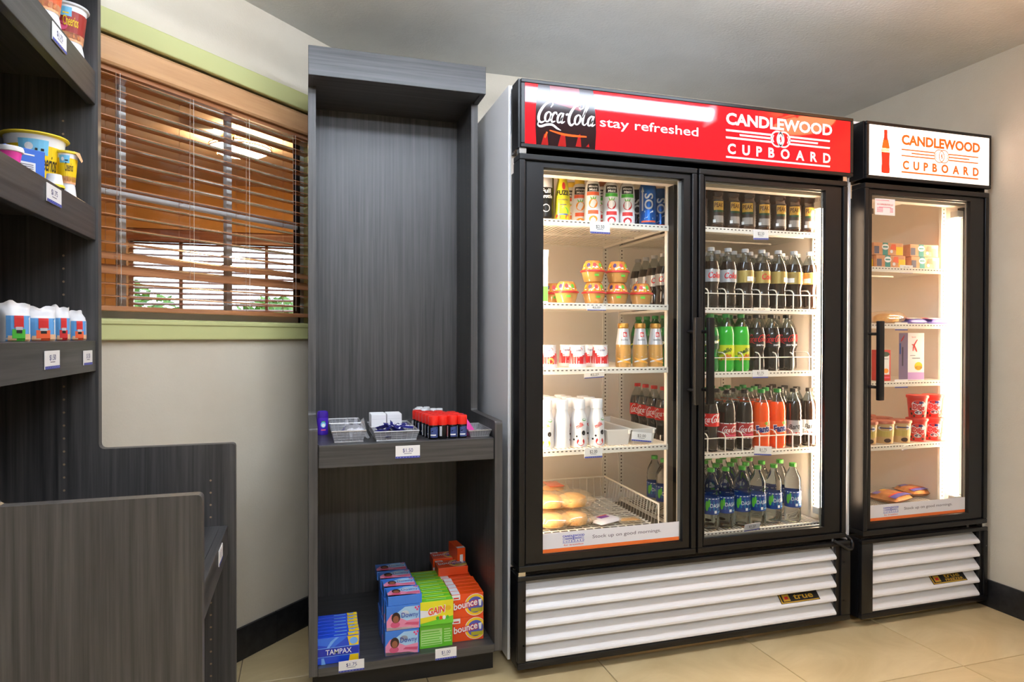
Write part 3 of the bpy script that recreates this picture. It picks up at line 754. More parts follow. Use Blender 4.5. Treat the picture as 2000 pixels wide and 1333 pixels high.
# red capped spray cans
redcap = pm('red_cap', (236, 40, 30), .32, coat=.3); canb = pm('can_black', (20, 20, 24), .25, metal=.3); canblue = pm('can_blue', (58, 74, 128), .35)
rc = .0166
cq = MB(cyl(rc)); n = 8
for k in range(n):
    u = .004+.026*k/n; cq.poly([(u-.014, .006), (u+.0035-.014, .006), (u+.0035-.014, .038+.005*math.sin(3*k/n)), (u-.014, .038)], canblue)
cq.fn = cyl(rc, 0, .0008); cq.rect(-.010, .008, .012, .016, white_p, 4); cq.rect(-.024, -.019, .004, .042, slvp, 2)
cq.poly([(-.012, .024), (-.004, .028), (.004, .031), (.012, .038), (.012, .035), (.004, .028), (-.004, .025)], canb)
cq2 = MB(cyl(rc)); cq2.rect(-.016, -.008, .010, .042, slvp, 3); cq2.rect(.012, .016, .008, .040, redp, 2)
canparts = lambda pr: [('can', MB().lathe([(.0155, 0), (rc, .002), (rc, .044), (.0155, .047), (.013, .048)], canb, 22).mesh('can')),
            ('cap', MB().lathe([(.0166, .046), (.0170, .047), (.0172, .0725), (.0165, .0755), (.0140, .077), (0, .077)], redcap, 22).mesh('cap')), ('print', pr.mesh('print'))]
CP1, CP2 = canparts(cq), canparts(cq2)
fr_ = [onM(848, 858), onM(867, 858), onM(886, 857), onM(905, 856)]
for i, f0 in enumerate(fr_):
    for k in range(6 if i == 0 else 5):
        if k == 4 and i > 2: continue
        put('spray_can', 'black and blue spray can with a red cap on the display shelf' if k else ('front spray can with a red cap beside the navy sachets', 'front spray can with a red cap and a plain black side', 'front spray can with a red cap between the plain one and the razor end', 'front spray can with a red cap beside the pink razor')[i], 'spray can', CP2 if (i == 1 and k == 0) else CP1,
            (f0.x-.005*k, 2.182+k*.0355, ZM), random.uniform(-.25, .25), 'red-capped spray cans')
# pink razor card
mb = MB().box(-.018, .018, -.004, .004, 0, .075, pm('hot_pink', (232, 64, 168), .35), .003); mb.fn = front(-.0046); mb.disc(-.002, .062, .009, .007, white_p)
o = ob('razor_pack', mb, None, (a4.x+.012, 2.225, ZM+.004), (-.25, -.55, .1)); tag(o, 'hot pink razor pack leaning in the end mesh basket', 'razor')

# ================================================================ cartons on the bottom shelf (z = .115)
ZL = ZBOT+.025
def onL(px, py): return hitZ(px, py, ZL)
# --- blue and yellow boxes
tpl = onL(618, 1301); tpr = onL(704, 1292); tw = .128; th = hitY(619, 1249, tpl.y).z-ZL; td = .024
tblue = pm('tpx_blue', (26, 72, 210), .3, coat=.3); tdark = pm('tpx_navy', (22, 44, 176), .3, coat=.3); tlight = pm('tpx_light', (120, 176, 246), .35)
def f_tp(mb, g):
    w, h = tw, th
    mb.poly([(-w*.5, h*.75), (-w*.1, h*.62), (w*.25, h*.99), (-w*.5, h*.99)], pm('tpx_mid', (52, 112, 232), .3, coat=.3))
    mb.fn = g(.0003); mb.poly([(-w*.28, h*.60), (-w*.22, h*.60), (-w*.08, h*.86), (w*.02, h*.98), (-w*.06, h*.98), (-w*.18, h*.84)], tlight)
    mb.poly([(-w*.40, 0), (-w*.30, 0), (-w*.34, h*.24), (-w*.40, h*.24)], tlight)
    mb.poly([(w*.27, h*.62), (w*.49, h*.62), (w*.49, h*.98), (w*.22, h*.98)], yelp); mb.poly([(w*.25, h*.01), (w*.49, h*.01), (w*.49, h*.28), (w*.28, h*.28)], yelp)
    mb.rect(-w*.5, w*.49, h*.29, h*.60, tdark); mb.fn = g(.0006)
    mb.rect(-w*.5, w*.49, h*.595, h*.62, tlight); mb.rect(-w*.5, w*.49, h*.275, h*.295, tlight); mb.disc(w*.37, h*.79, w*.10, h*.13, tlight)
    mb.text('TAMPAX', w*.01, h*.35, h*.19, white_p, .012, width=w*.62)
def t_tp(mb, g):
    w, d = tw, td
    mb.rect(w*.24, w*.49, .001, d*.95, yelp); mb.fn = g(.0003); mb.rect(-w*.1, w*.2, d*.3, d*.6, tlight); mb.rect(-w*.05, w*.1, d*.7, d*.85, tdark); mb.rect(w*.28, w*.40, d*.62, d*.9, tlight)
tpm = print_box(tw, td, th, tblue, f_tp, t_tp).mesh('tampon_box')
for k in range(7):
    o = ob('tampon_box', tpm, None, (tpl.x+tw/2+.002+(.0035 if k in (1, 2) else .001*k), tpl.y+.002+k*(td+.0015), ZL), (0, 0, -.01))
    tag(o, 'blue and yellow tampon box with its whole front showing' if k == 0 else 'blue and yellow tampon box at the back wall end of its row' if k == 6 else 'blue and yellow tampon box in the middle of its row', 'box', 'blue and yellow boxes in a row')
# --- dryer sheet cartons: three files
d0 = onL(753, 1283); dy = d0.y
bw = .1095; g0 = onL(826, 1268); n0 = onL(896, 1261)
bh = (hitY(753, 1234, dy).z-ZL)*.985; bd = .030
dblue = pm('dwn_blue', (56, 120, 214), .3, coat=.25); dlight = pm('dwn_sky', (168, 208, 240), .4); dpink = pm('dwn_pink', (226, 140, 172), .4); dskin = pm('dwn_tan', (150, 92, 66), .5)
dhair = pm('dwn_hair', (58, 36, 30), .5); dtext = pm('dwn_text', (36, 60, 170), .4); dcream = pm('dwn_cream', (236, 224, 220), .45); drose = pm('dwn_rose', (206, 84, 120), .45)
def f_dw(mb, g, w=None, h=None):
    w = w or bw; h = h or bh
    mb.poly([(-w*.46, h*.38), (-w*.2, h*.7), (w*.05, h*.93), (w*.46, h*.93), (w*.46, h*.3), (0, h*.3)], dlight)
    mb.disc(w*.05, h*.66, w*.12, h*.12, cupw, 12)
    mb.fn = g(.0003); mb.poly([(-w*.49, h*.02), (w*.46, h*.02), (w*.47, h*.42), (w*.10, h*.36), (-w*.10, h*.50), (-w*.22, h*.72), (-w*.36, h*.66), (-w*.49, h*.40)], dpink)
    mb.poly([(-w*.49, h*.02), (w*.40, h*.02), (w*.20, h*.10), (-w*.2, h*.12), (-w*.49, h*.16)], dcream)
    mb.fn = g(.0006); mb.disc(-w*.22, h*.52, w*.13, h*.22, dhair, 14); mb.disc(-w*.24, h*.24, w*.14, h*.13, drose, 12); mb.fn = g(.0009); mb.disc(-w*.22, h*.46, w*.085, h*.15, dskin, 14)
    mb.poly([(w*.02, h*.22), (w*.44, h*.14), (w*.46, h*.26), (w*.1, h*.30)], drose)
    mb.text('Downy', w*.19, h*.50, h*.20, dtext, .004, width=w*.50)
    for a, b in ((.36, .86), (.41, .78), (.45, .88)): mb.disc(w*a, h*b, w*.035, h*.05, pm('dwn_flower', (222, 70, 128), .4), 6)
def t_dw(mb, g):
    f_dw(mb, lambda e: (lambda u, v: (u, v*bd*.98/bh, bh+.0004+e)))
dwm = print_box(bw, bd, bh, dblue, f_dw).mesh('dryer_sheet_box')
# the same carton lying flat: its big printed face is the top
def lay_flat(base, pf, name):
    mb = MB().box(-bw/2, bw/2, 0, bh, 0, bd, base, .0012); gg = lambda e: (lambda u, v: (u, v, bd+.0004+e)); mb.fn = gg(0); pf(mb, gg); return mb.mesh(name)
dwf = lay_flat(dblue, f_dw, 'dryer_sheet_box')
LDW = 'blue and pink dryer sheet box in the left file of cartons'
dcx = d0.x+bw/2
step = bd+.0015
for k in range(8):
    o = ob('dryer_sheet_box', dwm, None, (dcx+random.uniform(-.0015, .0015), dy+k*step, ZL), (0, 0, -.01)); tag(o, 'blue and pink dryer sheet box standing on the shelf with its front showing' if k == 0 else 'blue and pink dryer sheet box in the lower layer behind the front one', 'box', 'blue and pink dryer sheet boxes')
for k in range(8):
    o = ob('dryer_sheet_box', dwm, None, (dcx+.003+random.uniform(-.0015, .0015), dy+.001+k*step, ZL+bh+.0005), (0, 0, -.012)); tag(o, 'blue and pink dryer sheet box with its front showing under the flat one' if k == 0 else 'blue and pink dryer sheet box in the upper layer under the flat ones', 'box', 'blue and pink dryer sheet boxes')
for k in range(4):
    o = ob('dryer_sheet_box', dwf, None, (dcx+.008-.0035*k+.0, dy+.002+k*(bh+.001)*1.0, ZL+2*bh+.0012), (0, 0, -.01)); tag(o, ('flat-lying blue and pink dryer sheet box with its blue edge at the shelf front', 'second flat-lying blue and pink box counted from the shelf front', 'third flat-lying blue and pink box counted from the shelf front', 'flat-lying blue and pink box at the back of its file')[k], 'box', 'flat boxes on the blue file')
# green cartons
ggreen = pm('gn_green', (104, 196, 44), .3, coat=.25); gyel = pm('gn_yellow', (232, 220, 40), .35, coat=.2); gpale = pm('gn_pale', (176, 224, 140), .4); gor = pm('gn_orange', (232, 76, 30), .35)
def f_gn(mb, g):
    w, h = bw, bh
    mb.poly([(-w*.5, h*.1), (w*.5, h*.32), (w*.5, h*.99), (-w*.5, h*.99)], gyel); mb.fn = g(.0003); mb.poly([(-w*.5, h*.34), (0, h*.40), (w*.2, h*.62), (-w*.1, h*.58), (-w*.5, h*.66)], cupw)
    mb.fn = g(.0006); mb.text('GAIN', -w*.02, h*.46, h*.28, cupw, .05, width=w*.54, shear=.2, rot=.13); mb.fn = g(.0009); mb.text('GAIN', -w*.02, h*.47, h*.26, gor, .03, width=w*.50, shear=.2, rot=.13)
    mb.disc(w*.34, h*.66, w*.09, h*.10, pm('gn_gold', (226, 180, 40), .4)); mb.disc(w*.12, h*.28, w*.05, h*.09, gor, 8); mb.disc(w*.22, h*.28, w*.05, h*.09, cupw, 8); mb.disc(w*.02, h*.28, w*.05, h*.08, grnp, 8); mb.disc(w*.32, h*.28, w*.05, h*.08, grnp, 8)
def f_gnb(mb, g):
    w, h = bw, bh
    mb.rect(-w*.46, w*.18, h*.12, h*.78, gpale); mb.fn = g(.0003)
    for k in range(6): mb.rect(-w*.44, w*(.16-.03*(k % 3)), h*(.16+.1*k), h*(.20+.1*k), ggreen); mb.rect(w*.24, w*(.46-.03*(k % 2)), h*(.2+.1*k), h*(.25+.1*k), gpale)
def t_gn(mb, g): mb.rect(-bw*.5, bw*.5, bd*.86, bd*.99, gyel); mb.rect(-bw*.3, bw*.3, bd*.35, bd*.55, gpale)
gnf = print_box(bw, bd, bh, ggreen, f_gn, t_gn).mesh('dryer_sheet_box'); gnb = print_box(bw, bd, bh, ggreen, f_gnb, t_gn).mesh('dryer_sheet_box')
gcx = dcx+bw+.003
for r_, mm, yy in ((0, gnb, dy+.018), (1, gnf, dy+.006)):
    for k in range(9):
        o = ob('dryer_sheet_box', mm, None, (gcx+random.uniform(-.001, .001), yy+k*step, ZL+r_*(bh+.0006)), (0, 0, -.01)); tag(o, (('lime green box showing its printed back, under the yellow-fronted one', 'lime green dryer sheet box in the lower layer behind the front one'), ('green and yellow dryer sheet box with its front showing', 'lime green dryer sheet box in the upper layer showing only its top'))[r_][min(k, 1)], 'box', 'green dryer sheet boxes')
# orange cartons
borg = pm('bn_orange', (232, 76, 20), .3, coat=.25); bred = pm('bn_red', (214, 34, 30), .35); bblue = pm('bn_blue', (84, 88, 176), .35); byel = pm('bn_yellow', (246, 200, 40), .35); bol = pm('bn_olive', (176, 168, 40), .4)
def f_bn(mb, g):
    w, h = bw, bh; cxx, cyy = w*.24, h*.50
    def cdisc(r, m, e):
        mb.fn = g(e); pts = [(min(w*.495, cxx+r*w*math.cos(a)), min(h*.985, max(h*.015, cyy+r*w*math.sin(a)))) for a in [k*2*PI/28 for k in range(28)]]; mb.poly(pts, m)
    cdisc(.34, cupw, 0); cdisc(.325, byel, .0003); cdisc(.25, bblue, .0006)
    mb.fn = g(.0009); mb.rect(w*.10, w*.48, h*.20, h*.36, bol); mb.poly([(w*.36, h*.44), (w*.42, h*.44), (w*.44, h*.72), (w*.33, h*.70)], cupw)
    mb.rect(-w*.5, -w*.24, h*.78, h*.99, cupw); mb.fn = g(.0012); mb.rect(-w*.45, -w*.28, h*.82, h*.88, bred)
    mb.text('bounce', -w*.07, h*.42, h*.30, bred, .075, width=w*.80, shear=.12, rot=.14); mb.fn = g(.0015); mb.text('bounce', -w*.07, h*.43, h*.28, cupw, .02, width=w*.75, shear=.12, rot=.14)
def t_bn(mb, g): mb.rect(-bw*.5, -bw*.24, .001, bd*.98, cupw)
bnm = print_box(bw, bd, bh, borg, f_bn, t_bn).mesh('dryer_sheet_box'); bnf = lay_flat(borg, f_bn, 'dryer_sheet_box')
ncx = gcx+bw+.003
for r_ in (0, 1):
    for k in range(6):
        o = ob('dryer_sheet_box', bnm, None, (ncx+random.uniform(-.001, .001)-(.006 if k == 5 else 0), dy+.035+k*step, ZL+r_*(bh+.0006)), (0, 0, -.01)); tag(o, (('orange dryer sheet box with its front showing, standing on the shelf', 'orange dryer sheet box in the lower layer behind the front one'), ('orange dryer sheet box with its front showing, on the upper layer', 'orange dryer sheet box in the upper layer showing only its top'))[r_][min(k, 1)], 'box', 'orange dryer sheet boxes')
yb = dy+.035+6*step+.004
for r_ in (0, 1):
    o = ob('dryer_sheet_box', bnm, None, (ncx-.004, yb+r_*.0, ZL+r_*(bh+.0006)), (0, 0, -.01)); tag(o, ('orange dryer sheet box in the lower layer below the flat one', 'orange dryer sheet box in the upper layer carrying the flat one')[r_], 'box')
o = ob('dryer_sheet_box', bnf, None, (ncx-.012, yb-.012, ZL+2*bh+.0016), (0, 0, -.02)); tag(o, 'orange dryer sheet box lying flat on the orange file', 'box')
yb += bh+.012
for r_ in range(3):
    o = ob('dryer_sheet_box', bnf if r_ == 2 else bnm, None, (ncx-.012, yb, ZL+r_*(bh+.0006)), (0, 0, -.02)); tag(o, ('orange dryer sheet box at the back of the orange file, under the upright one', 'second orange dryer sheet box in the back stack of the orange file', 'orange dryer sheet box lying flat on the back stack, behind the upright one')[r_], 'box')
mb = MB().box(-.016, .016, 0, .10, 0, bh, borg, .0012); mb.fn = front(-.0005); mb.rect(-.006, .006, bh*.3, bh*.7, cupw); mb.fn = lambda u, v: (u, v, bh+.0005); mb.rect(-.015, .015, .001, .02, cupw)
o = ob('dryer_sheet_box', mb, None, (ncx+.030, dy+.035+7*step+.012, ZL+2*bh+.0016), (0, 0, .12)); tag(o, 'orange dryer sheet box standing end-on at the top of the orange stack', 'box')
# ================================================================ glass door coolers
frost = pm('tube_glow', (255, 236, 214), .5, emit=L_TUBE, ecol=(255, 220, 184))
spacer_m = pm('glass_spacer_grey', (150, 148, 144), .5, metal=.5)
holder_m = pm('lamp_holder', (226, 220, 210), .5)
gold_p = pm('gold_print', (206, 168, 60), .35, metal=.3)
def ribbon_cola(mb, u, v, s, m):
    """flowing script 'Coca-Cola' drawn with ribbons; cap height about s*3, width about s*9"""
    k = lambda pts: [(u+(x+.22*y)*s, v+y*s, w*s) for x, y, w in pts]
    R = lambda pts, n=6: mb.ribbon(k(pts), m, n)
    R([(1.35, 2.15, .10), (1.55, 2.7, .22), (1.15, 2.95, .26), (.45, 2.4, .30), (-.05, 1.3, .36), (.0, .35, .36), (.45, .0, .26), (.95, .25, .12)])
    R([(.1, .2, .10), (.05, -.35, .16), (.5, -.55, .30), (1.3, -.25, .30), (2.1, -.2, .30), (2.9, -.62, .26), (3.5, -.85, .04)])
    for cx in (1.25, 5.6): R([(cx, 1.55, .16), (cx-.36, 1.2, .28), (cx-.36, .5, .30), (cx, .15, .18), (cx+.36, .6, .28), (cx+.32, 1.25, .28), (cx, 1.55, .16)], 5)
    R([(2.45, 1.2, .14), (2.3, 1.5, .24), (2.0, 1.4, .28), (1.78, .8, .32), (1.95, .2, .26), (2.4, .35, .12)], 5)
    for cx in (3.0, 7.5):
        R([(cx+.3, 1.35, .2), (cx, 1.5, .2), (cx-.32, 1.0, .30), (cx-.25, .3, .26), (cx+.1, .25, .18), (cx+.32, 1.0, .2)], 5)
        R([(cx+.36, 1.55, .26), (cx+.26, .8, .30), (cx+.38, .2, .26), (cx+.8, .45, .08)], 4)
    R([(3.72, 1.35, .26), (4.08, 1.47, .26)], 2)
    R([(5.5, 2.3, .08), (5.4, 2.85, .18), (5.85, 3.1, .24), (6.05, 2.6, .18), (5.65, 2.3, .12), (5.35, 2.75, .2), (4.8, 2.6, .30), (4.3, 1.4, .38), (4.4, .4, .38), (4.85, .0, .28), (5.3, .5, .1)])
    R([(6.1, .9, .08), (6.5, 2.0, .2), (6.75, 2.9, .26), (6.5, 3.0, .2), (6.35, 1.6, .34), (6.4, .5, .3), (6.75, .2, .16), (7.05, .6, .06)])
def cw_logo(mb, g, cx, cz, w, h, m, inner, thin=False):
    """two-line wordmark with interlinked rings, side bars and underline, centred on (cx,cz)"""
    e = 0; mb.fn = g(e); x0, x1 = cx-w/2, cx+w/2; b = .034 if not thin else .04
    mb.text('CANDLEWOOD', cx, cz+h*.22, h*.23, m, b, width=w)
    mb.text('CUPBOARD', cx, cz-h*.40, h*.20, m, b, width=w*.97, spacing=1)
    mb.rect(x0, x1-w*.02, cz-h*.50, cz-h*.462, m)
    r = h*.165; t = h*.034 if not thin else h*.020
    for s in (-1, 1): mb.ring(cx+s*r*.48, cz+h*.01, r, t, m)
    for s in (-1, 1): mb.ring(cx+s*r*.62, cz+h*.01, r*.62, t*.7, m, 10, PI*.75 if s < 0 else -PI*.25, PI*1.25 if s < 0 else PI*.25)
    lens = [(cx+r*.50*math.cos(a)*.9, cz+h*.01+r*.86*math.sin(a)) for a in [k*2*PI/20 for k in range(20)]]
    if not thin: mb.poly(lens, m)
    mb.fn = g(.0004); mb.poly([(cx-r*.10, cz-r*.45), (cx+r*.16, cz-r*.2), (cx+r*.10, cz+r*.2), (cx+r*.02, cz+r*.6), (cx-r*.16, cz+r*.1), (cx-r*.02, cz-r*.1)], inner if not thin else m)
    mb.fn = g(0)
    bh_ = h*.042 if not thin else h*.030
    for dz, f in ((.085, 1), (.008, .7), (-.07, 1)):
        L0 = cx-r*1.45; L1 = x0 if f == 1 else L0-(L0-x0)*f
        mb.poly([(L1, cz+h*dz-bh_/2), (L0, cz+h*dz-bh_/2), (L0, cz+h*dz+bh_/2), (L1-h*.01, cz+h*dz+bh_/2)], m)
        R0 = cx+r*1.45; R1_ = x1-w*.02 if f == 1 else R0+(x1-w*.02-R0)*f
        mb.poly([(R0, cz+h*dz-bh_/2), (R1_-h*.012, cz+h*dz-bh_/2), (R1_, cz+h*dz+bh_/2), (R0, cz+h*dz+bh_/2)], m)
class Cooler:
    def __init__(s, label, x0, x1, yf, cat='fridge', name='display_cooler'):
        s.x0, s.x1, s.yf = x0, x1, yf; s.L = Vector(((x0+x1)/2, yf+.4, 0)); s.t = thing(name, label, cat, s.L)
    def part(s, name, mb, label=None):
        o = ob(name, mb, s.t, -s.L)
        if label: o['label'] = label
        return o
    def sub(s, name, mb, par, label=None):
        o = ob(name, mb, par)
        if label: o['label'] = label
        return o
    def body(s, wall=.03, floor=.372, fr=.115):
        x0, x1, yb, yk = s.x0, s.x1, s.yf+fr, s.yf+.775
        mb = MB(); e = .010
        mb.box(x0, x0+e, yb, yk, .018, 2.015, white_enamel, .002); mb.box(x1-e, x1, yb, yk, .018, 2.015, white_enamel, .002)
        mb.box(x0+e, x1-e, yb, yk, 2.005, 2.015, white_enamel); mb.box(x0+e, x1-e, yk-e, yk, .018, 2.005, white_enamel)
        s.part('cabinet_shell', mb); yb = s.yf+.115
        i0, i1 = x0+wall, x1-wall; s.i0, s.i1, s.yi = i0, i1, yk-.045
        mb = MB(); mb.box(x0+e, i0, yb, yk-e, floor-.03, 1.80, liner_m); mb.box(i1, x1-e, yb, yk-e, floor-.03, 1.80, liner_m)
        mb.box(i0, i1, yk-.045, yk-e, floor-.03, 1.80, liner_m); mb.box(x0+e, x1-e, yb, yk-e, 1.80, 1.85, liner_m); s.part('liner', mb)
        s.part('floor_pan', MB().box(i0, i1, yb, yk-.045, floor-.03, floor, pm('floor_pan_shade_grey', (112, 106, 96), .5)))  # grey has the weaker light at the cooler floor put into the colour
        mb = MB(); mb.box(x0+.012, x1-.012, yb+.02, yk-.1, .05, floor-.031, blk2)
        s.part('compressor_bay', mb)
        mb = MB(); f = s.yf
        mb.box(x0+.011, x1-.011, f+.079, yb-.0005, floor-.02, floor+.010, blk2); mb.box(x0+.05, x1-.04, f+.075, yb-.0005, 1.706, 1.772, liner_m)
        mb.box(x0+.011, x0+.05, f+.09, yb-.0005, floor+.010, 1.706, blk2); mb.box(x1-.04, x1-.011, f+.09, yb-.0005, floor+.010, 1.706, blk2)
        s.part('door_surround', mb)
        for a in (x0+.06, x1-.06):
            for b in (s.yf+.17, yk-.08): s.part('levelling_foot', MB().lathe([(.020, 0), (.020, .006), (.008, .010), (.008, .05)], blk2, 12, a, b))
    def header(s, z0=1.771, z1=1.998):
        x0, x1, f = s.x0, s.x1, s.yf
        h = s.part('sign_box', MB().box(x0+.0105, x1-.0105, f+.006, f+.1145, z0, z1, blk).box(x0+.001, x1-.001, f+.006, f+.0755, z0, z1, blk))
        mb = MB(); b = .0135; xa, xb = x0+.008, x1
        for a in ((xa, xb, z1-b, z1), (xa, xb, z0, z0+b), (xa, xa+b, z0+b, z1-b), (xb-b, xb, z0+b, z1-b)): mb.box(a[0], a[1], f-.004, f+.0058, a[2], a[3], blk, .0025)
        s.sub('sign_frame', mb, h); s.sx0, s.sx1, s.sz0, s.sz1 = xa+b, xb-b, z0+b, z1-b
        return h
    def grille(s, z0=.035, z1=.345, n=5, gx0=None, gx1=None):
        x0, x1, f = s.x0, s.x1, s.yf; gx0 = gx0 or x0+.03; gx1 = gx1 or x1-.05
        mb = MB()
        mb.box(x0, x1, f, f+.02, z0, z0+.022, blk, .003); mb.box(x0, x1, f, f+.02, z1-.016, z1, blk, .003)
        mb.box(x0, gx0, f, f+.02, z0+.022, z1-.016, blk, .002); mb.box(gx1+.02, x1, f, f+.02, z0+.022, z1-.016, blk, .002)
        mb.box(gx1, gx1+.02, f+.008, f+.02, z0+.022, z1-.016, blk); mb.box(x0, x0+.012, f+.02, f+.0755, z0, z1, blk); mb.box(x1-.012, x1, f+.02, f+.0755, z0, z1, blk)
        for sx in (gx0-.008, gx1+.032):
            for zz in (z0+.08, z1-.08): mb.lathe([(.003, -.001), (.0035, .0)], steel, 8, mat=Matrix.Translation((sx, f, zz)) @ Matrix.Rotation(PI/2, 4, 'X'))
        g = s.part('grille_frame', mb); s.g = g
        p = (z1-.016-z0-.022)/n; zb = z0+.022
        prof = [(.058, p*1.28), (.007, p*.30), (.0035, p*.21), (.003, p*.10), (.006, p*.03), (.011, p*.06), (.014, p*.22), (.061, p*1.18)]
        for k in range(n):
            z = zb+k*p
            lim = 1.30 if k < n-1 else 1.0
            pr_ = [(y, min(zz, p*lim)) for y, zz in prof]
            s.sub('louver', MB().prism(pr_, lambda y, zz: (gx0, f+y, z+zz), lambda y, zz: (gx1, f+y, z+zz), louver_m), g)
        s.part('grille_back', MB().box(x0+.013, x1-.013, f+.085, f+.095, z0+.02, z1, blk2)); s.gp = p; s.gzb = zb
    def badge(s, xa, xb, k, words):
        """name plate stuck on the sloping face of louver k"""
        p = s.gp; z = s.gzb+k*p; f = s.yf
        A = Vector((0, f+.008, z+p*.319)); B = Vector((0, f+.037, z+p*.876)); d = (B-A); nrm = Vector((0, -d.z, d.y)).normalized(); L = d.length*1.02
        def gg(e): return lambda u, v: (xa+u*(xb-xa), *(A+d*v+nrm*(.0012+e))[1:])
        mb = MB(gg(0)); mb.rect(0, 1, 0, 1, blkp); mb.fn = gg(.0003)
        for r_ in ((.02, .98, .04, .12), (.02, .05, .12, .9), (.30, .9, .84, .92)): mb.rect(*r_, gold_p)
        mb.rect(.09, .26, .2, .82, gold_p); mb.fn = gg(.0006); mb.rect(.13, .22, .36, .62, redp); mb.fn = gg(.0003)
        V, F, w = text_geo('true', .02); kx = .42/w
        for wd, v0, hh, u0, uw in words:
            V, F, w = text_geo(wd, .02); mb.add([mb.fn(u0+x*uw/w, v0+y*hh) for x, y in V], F, gold_p)
        s.sub('badge', mb, s.g, 'black and gold name plate')
    def door(s, dx0, dx1, gx0, gx1, gz0=.408, gz1=1.712, dz0=.36, dz1=1.752, label=None, sw=.004):
        f = s.yf; mb = MB(); r1 = .020
        for a in ((dx0, dx1, dz0, dz0+r1), (dx0, dx1, dz1-r1, dz1), (dx0, dx0+r1, dz0+r1, dz1-r1), (dx1-r1, dx1, dz0+r1, dz1-r1)): mb.box(a[0], a[1], f, f+.07, a[2], a[3], blk, .003)
        q = r1+.004
        for a in ((dx0+r1, dx1-r1, dz0+r1, dz0+r1+.006), (dx0+r1, dx1-r1, dz1-r1-.006, dz1-r1), (dx0+r1, dx0+r1+.006, dz0+q, dz1-q), (dx1-r1-.006, dx1-r1, dz0+q, dz1-q)): mb.box(a[0], a[1], f+.014, f+.07, a[2], a[3], blk2)
        e = r1+.006
        A = (dx0+e, dx1-e, dz0+e, dz1-e)
        for a in ((A[0], A[1], A[2], gz0), (A[0], A[1], gz1, A[3]), (A[0], gx0, gz0, gz1), (gx1, A[1], gz0, gz1)):
            if a[1]-a[0] > .0005 and a[3]-a[2] > .0005: mb.box(a[0], a[1], f+.006, f+.0215, a[2], a[3], blk)
        d = s.part('door', mb, label)
        mb = MB(); t = .009
        for a in ((gx0, gx1, gz0, gz0+t*.6), (gx0, gx1, gz1-t*.6, gz1), (gx0, gx0+t*.6, gz0, gz1), (gx1-sw, gx1, gz0, gz1)): mb.box(a[0]+.0001, a[1]-.0001, f+.022, f+.028, a[2]+.0001, a[3]-.0001, spacer_m)
        s.sub('glass_spacer', mb, d)
        s.sub('glass_pane', MB().box(gx0+.0005, gx1-.0005, f+.018, f+.0215, gz0+.0005, gz1-.0005, pane_m), d)
        return d
    def handle(s, d, x, z0=.905, z1=1.213):
        f = s.yf; mb = MB().box(x-.0125, x+.0125, f-.062, f-.044, z0, z1, blk, .003)
        for z in (z0+.05, z1-.05): mb.rod((x, f-.045, z), (x, f+.001, z), .006, blk, 8)
        s.sub('handle', mb, d)
    def decal(s, d, x0, x1, z0, z1):
        f = s.yf+.0175; mb = MB(front(f)); h = z1-z0; w = x1-x0
        mb.rect(x0, x1, z0, z1, pm('decal_white', (226, 226, 232), .35)); mb.fn = front(f-.0003); mb.rect(x0, x1, z0, z0+h*.19, pm('decal_orange', (236, 116, 50), .4))
        gp = pm('decal_grey', (100, 92, 104), .5); mb.text('Stock up on good mornings.', x0+w*.605, z0+h*.54, h*.17, gp, .004, width=w*.51)
        cw_logo(mb, lambda e: front(f-.0003-e), x0+w*.215, z0+h*.625, w*.155, h*.42, pm('decal_blue', (60, 70, 180), .5), MATS['decal_white'])
        mb.fn = front(f-.0003); mb.text('for breakfast', x0+w*.215, z0+h*.275, h*.085, pm('decal_red', (222, 80, 60), .5), .008, width=w*.14, shear=.2)
        s.sub('decal', mb, d, 'white and orange printed strip across the glass foot')
    def tube(s, x, y, z0=.46, z1=1.66):
        t = s.part('lamp_tube', MB().lathe([(.013, z0), (.013, z1)], frost, 16, x, y))
        for z in (z0-.03, z1): s.sub('lamp_holder', MB().box(x-.018, x+.018, y-.016, y+.02, z, z+.03, holder_m, .004), t)
    def standard(s, x0, x1, y0, y1, z0=.40, z1=1.74, face='y'):
        mb = MB().box(x0, x1, y0, y1, z0, z1, white_wire); z = z0+.02; xm, ym = (x0+x1)/2, (y0+y1)/2
        while z < z1-.02:
            if face == 'y': mb.box(xm-.003, xm+.003, y0-.0004, y0+.0005, z, z+.006, dark_slot)
            else: mb.box(x0-.0004, x0+.0005, ym-.003, ym+.003, z, z+.006, dark_slot)
            z += .0165
        s.part('shelf_standard', mb)
    def shelf(s, x0, x1, z, y0=None, y1=None, lanes=None, rail_h=.060):
        y0 = y0 or s.yf+.12; y1 = y1 or s.yi-.012
        mb = MB().box(x0, x1, y0, y0+.008, z-.022, z-.001, white_wire, .0015)
        n = int((x1-x0)/.0165)
        for k in range(n):
            x = x0+.008+k*.0165; mb.box(x, x+.008, y0-.0003, y0+.001, z-.010, z-.0065, dark_slot)
            mb.box(x, x+.003, y0+.008, y1, z-.004, z-.001, white_wire)
        for yy in (y0+.10, (y0+y1)/2, y1-.004): mb.box(x0, x1, yy, yy+.005, z-.010, z-.004, white_wire)
        for xx in (x0, x1-.005): mb.box(xx, xx+.005, y0+.008, y1, z-.012, z-.001, white_wire)
        sh = s.part('shelf', mb)
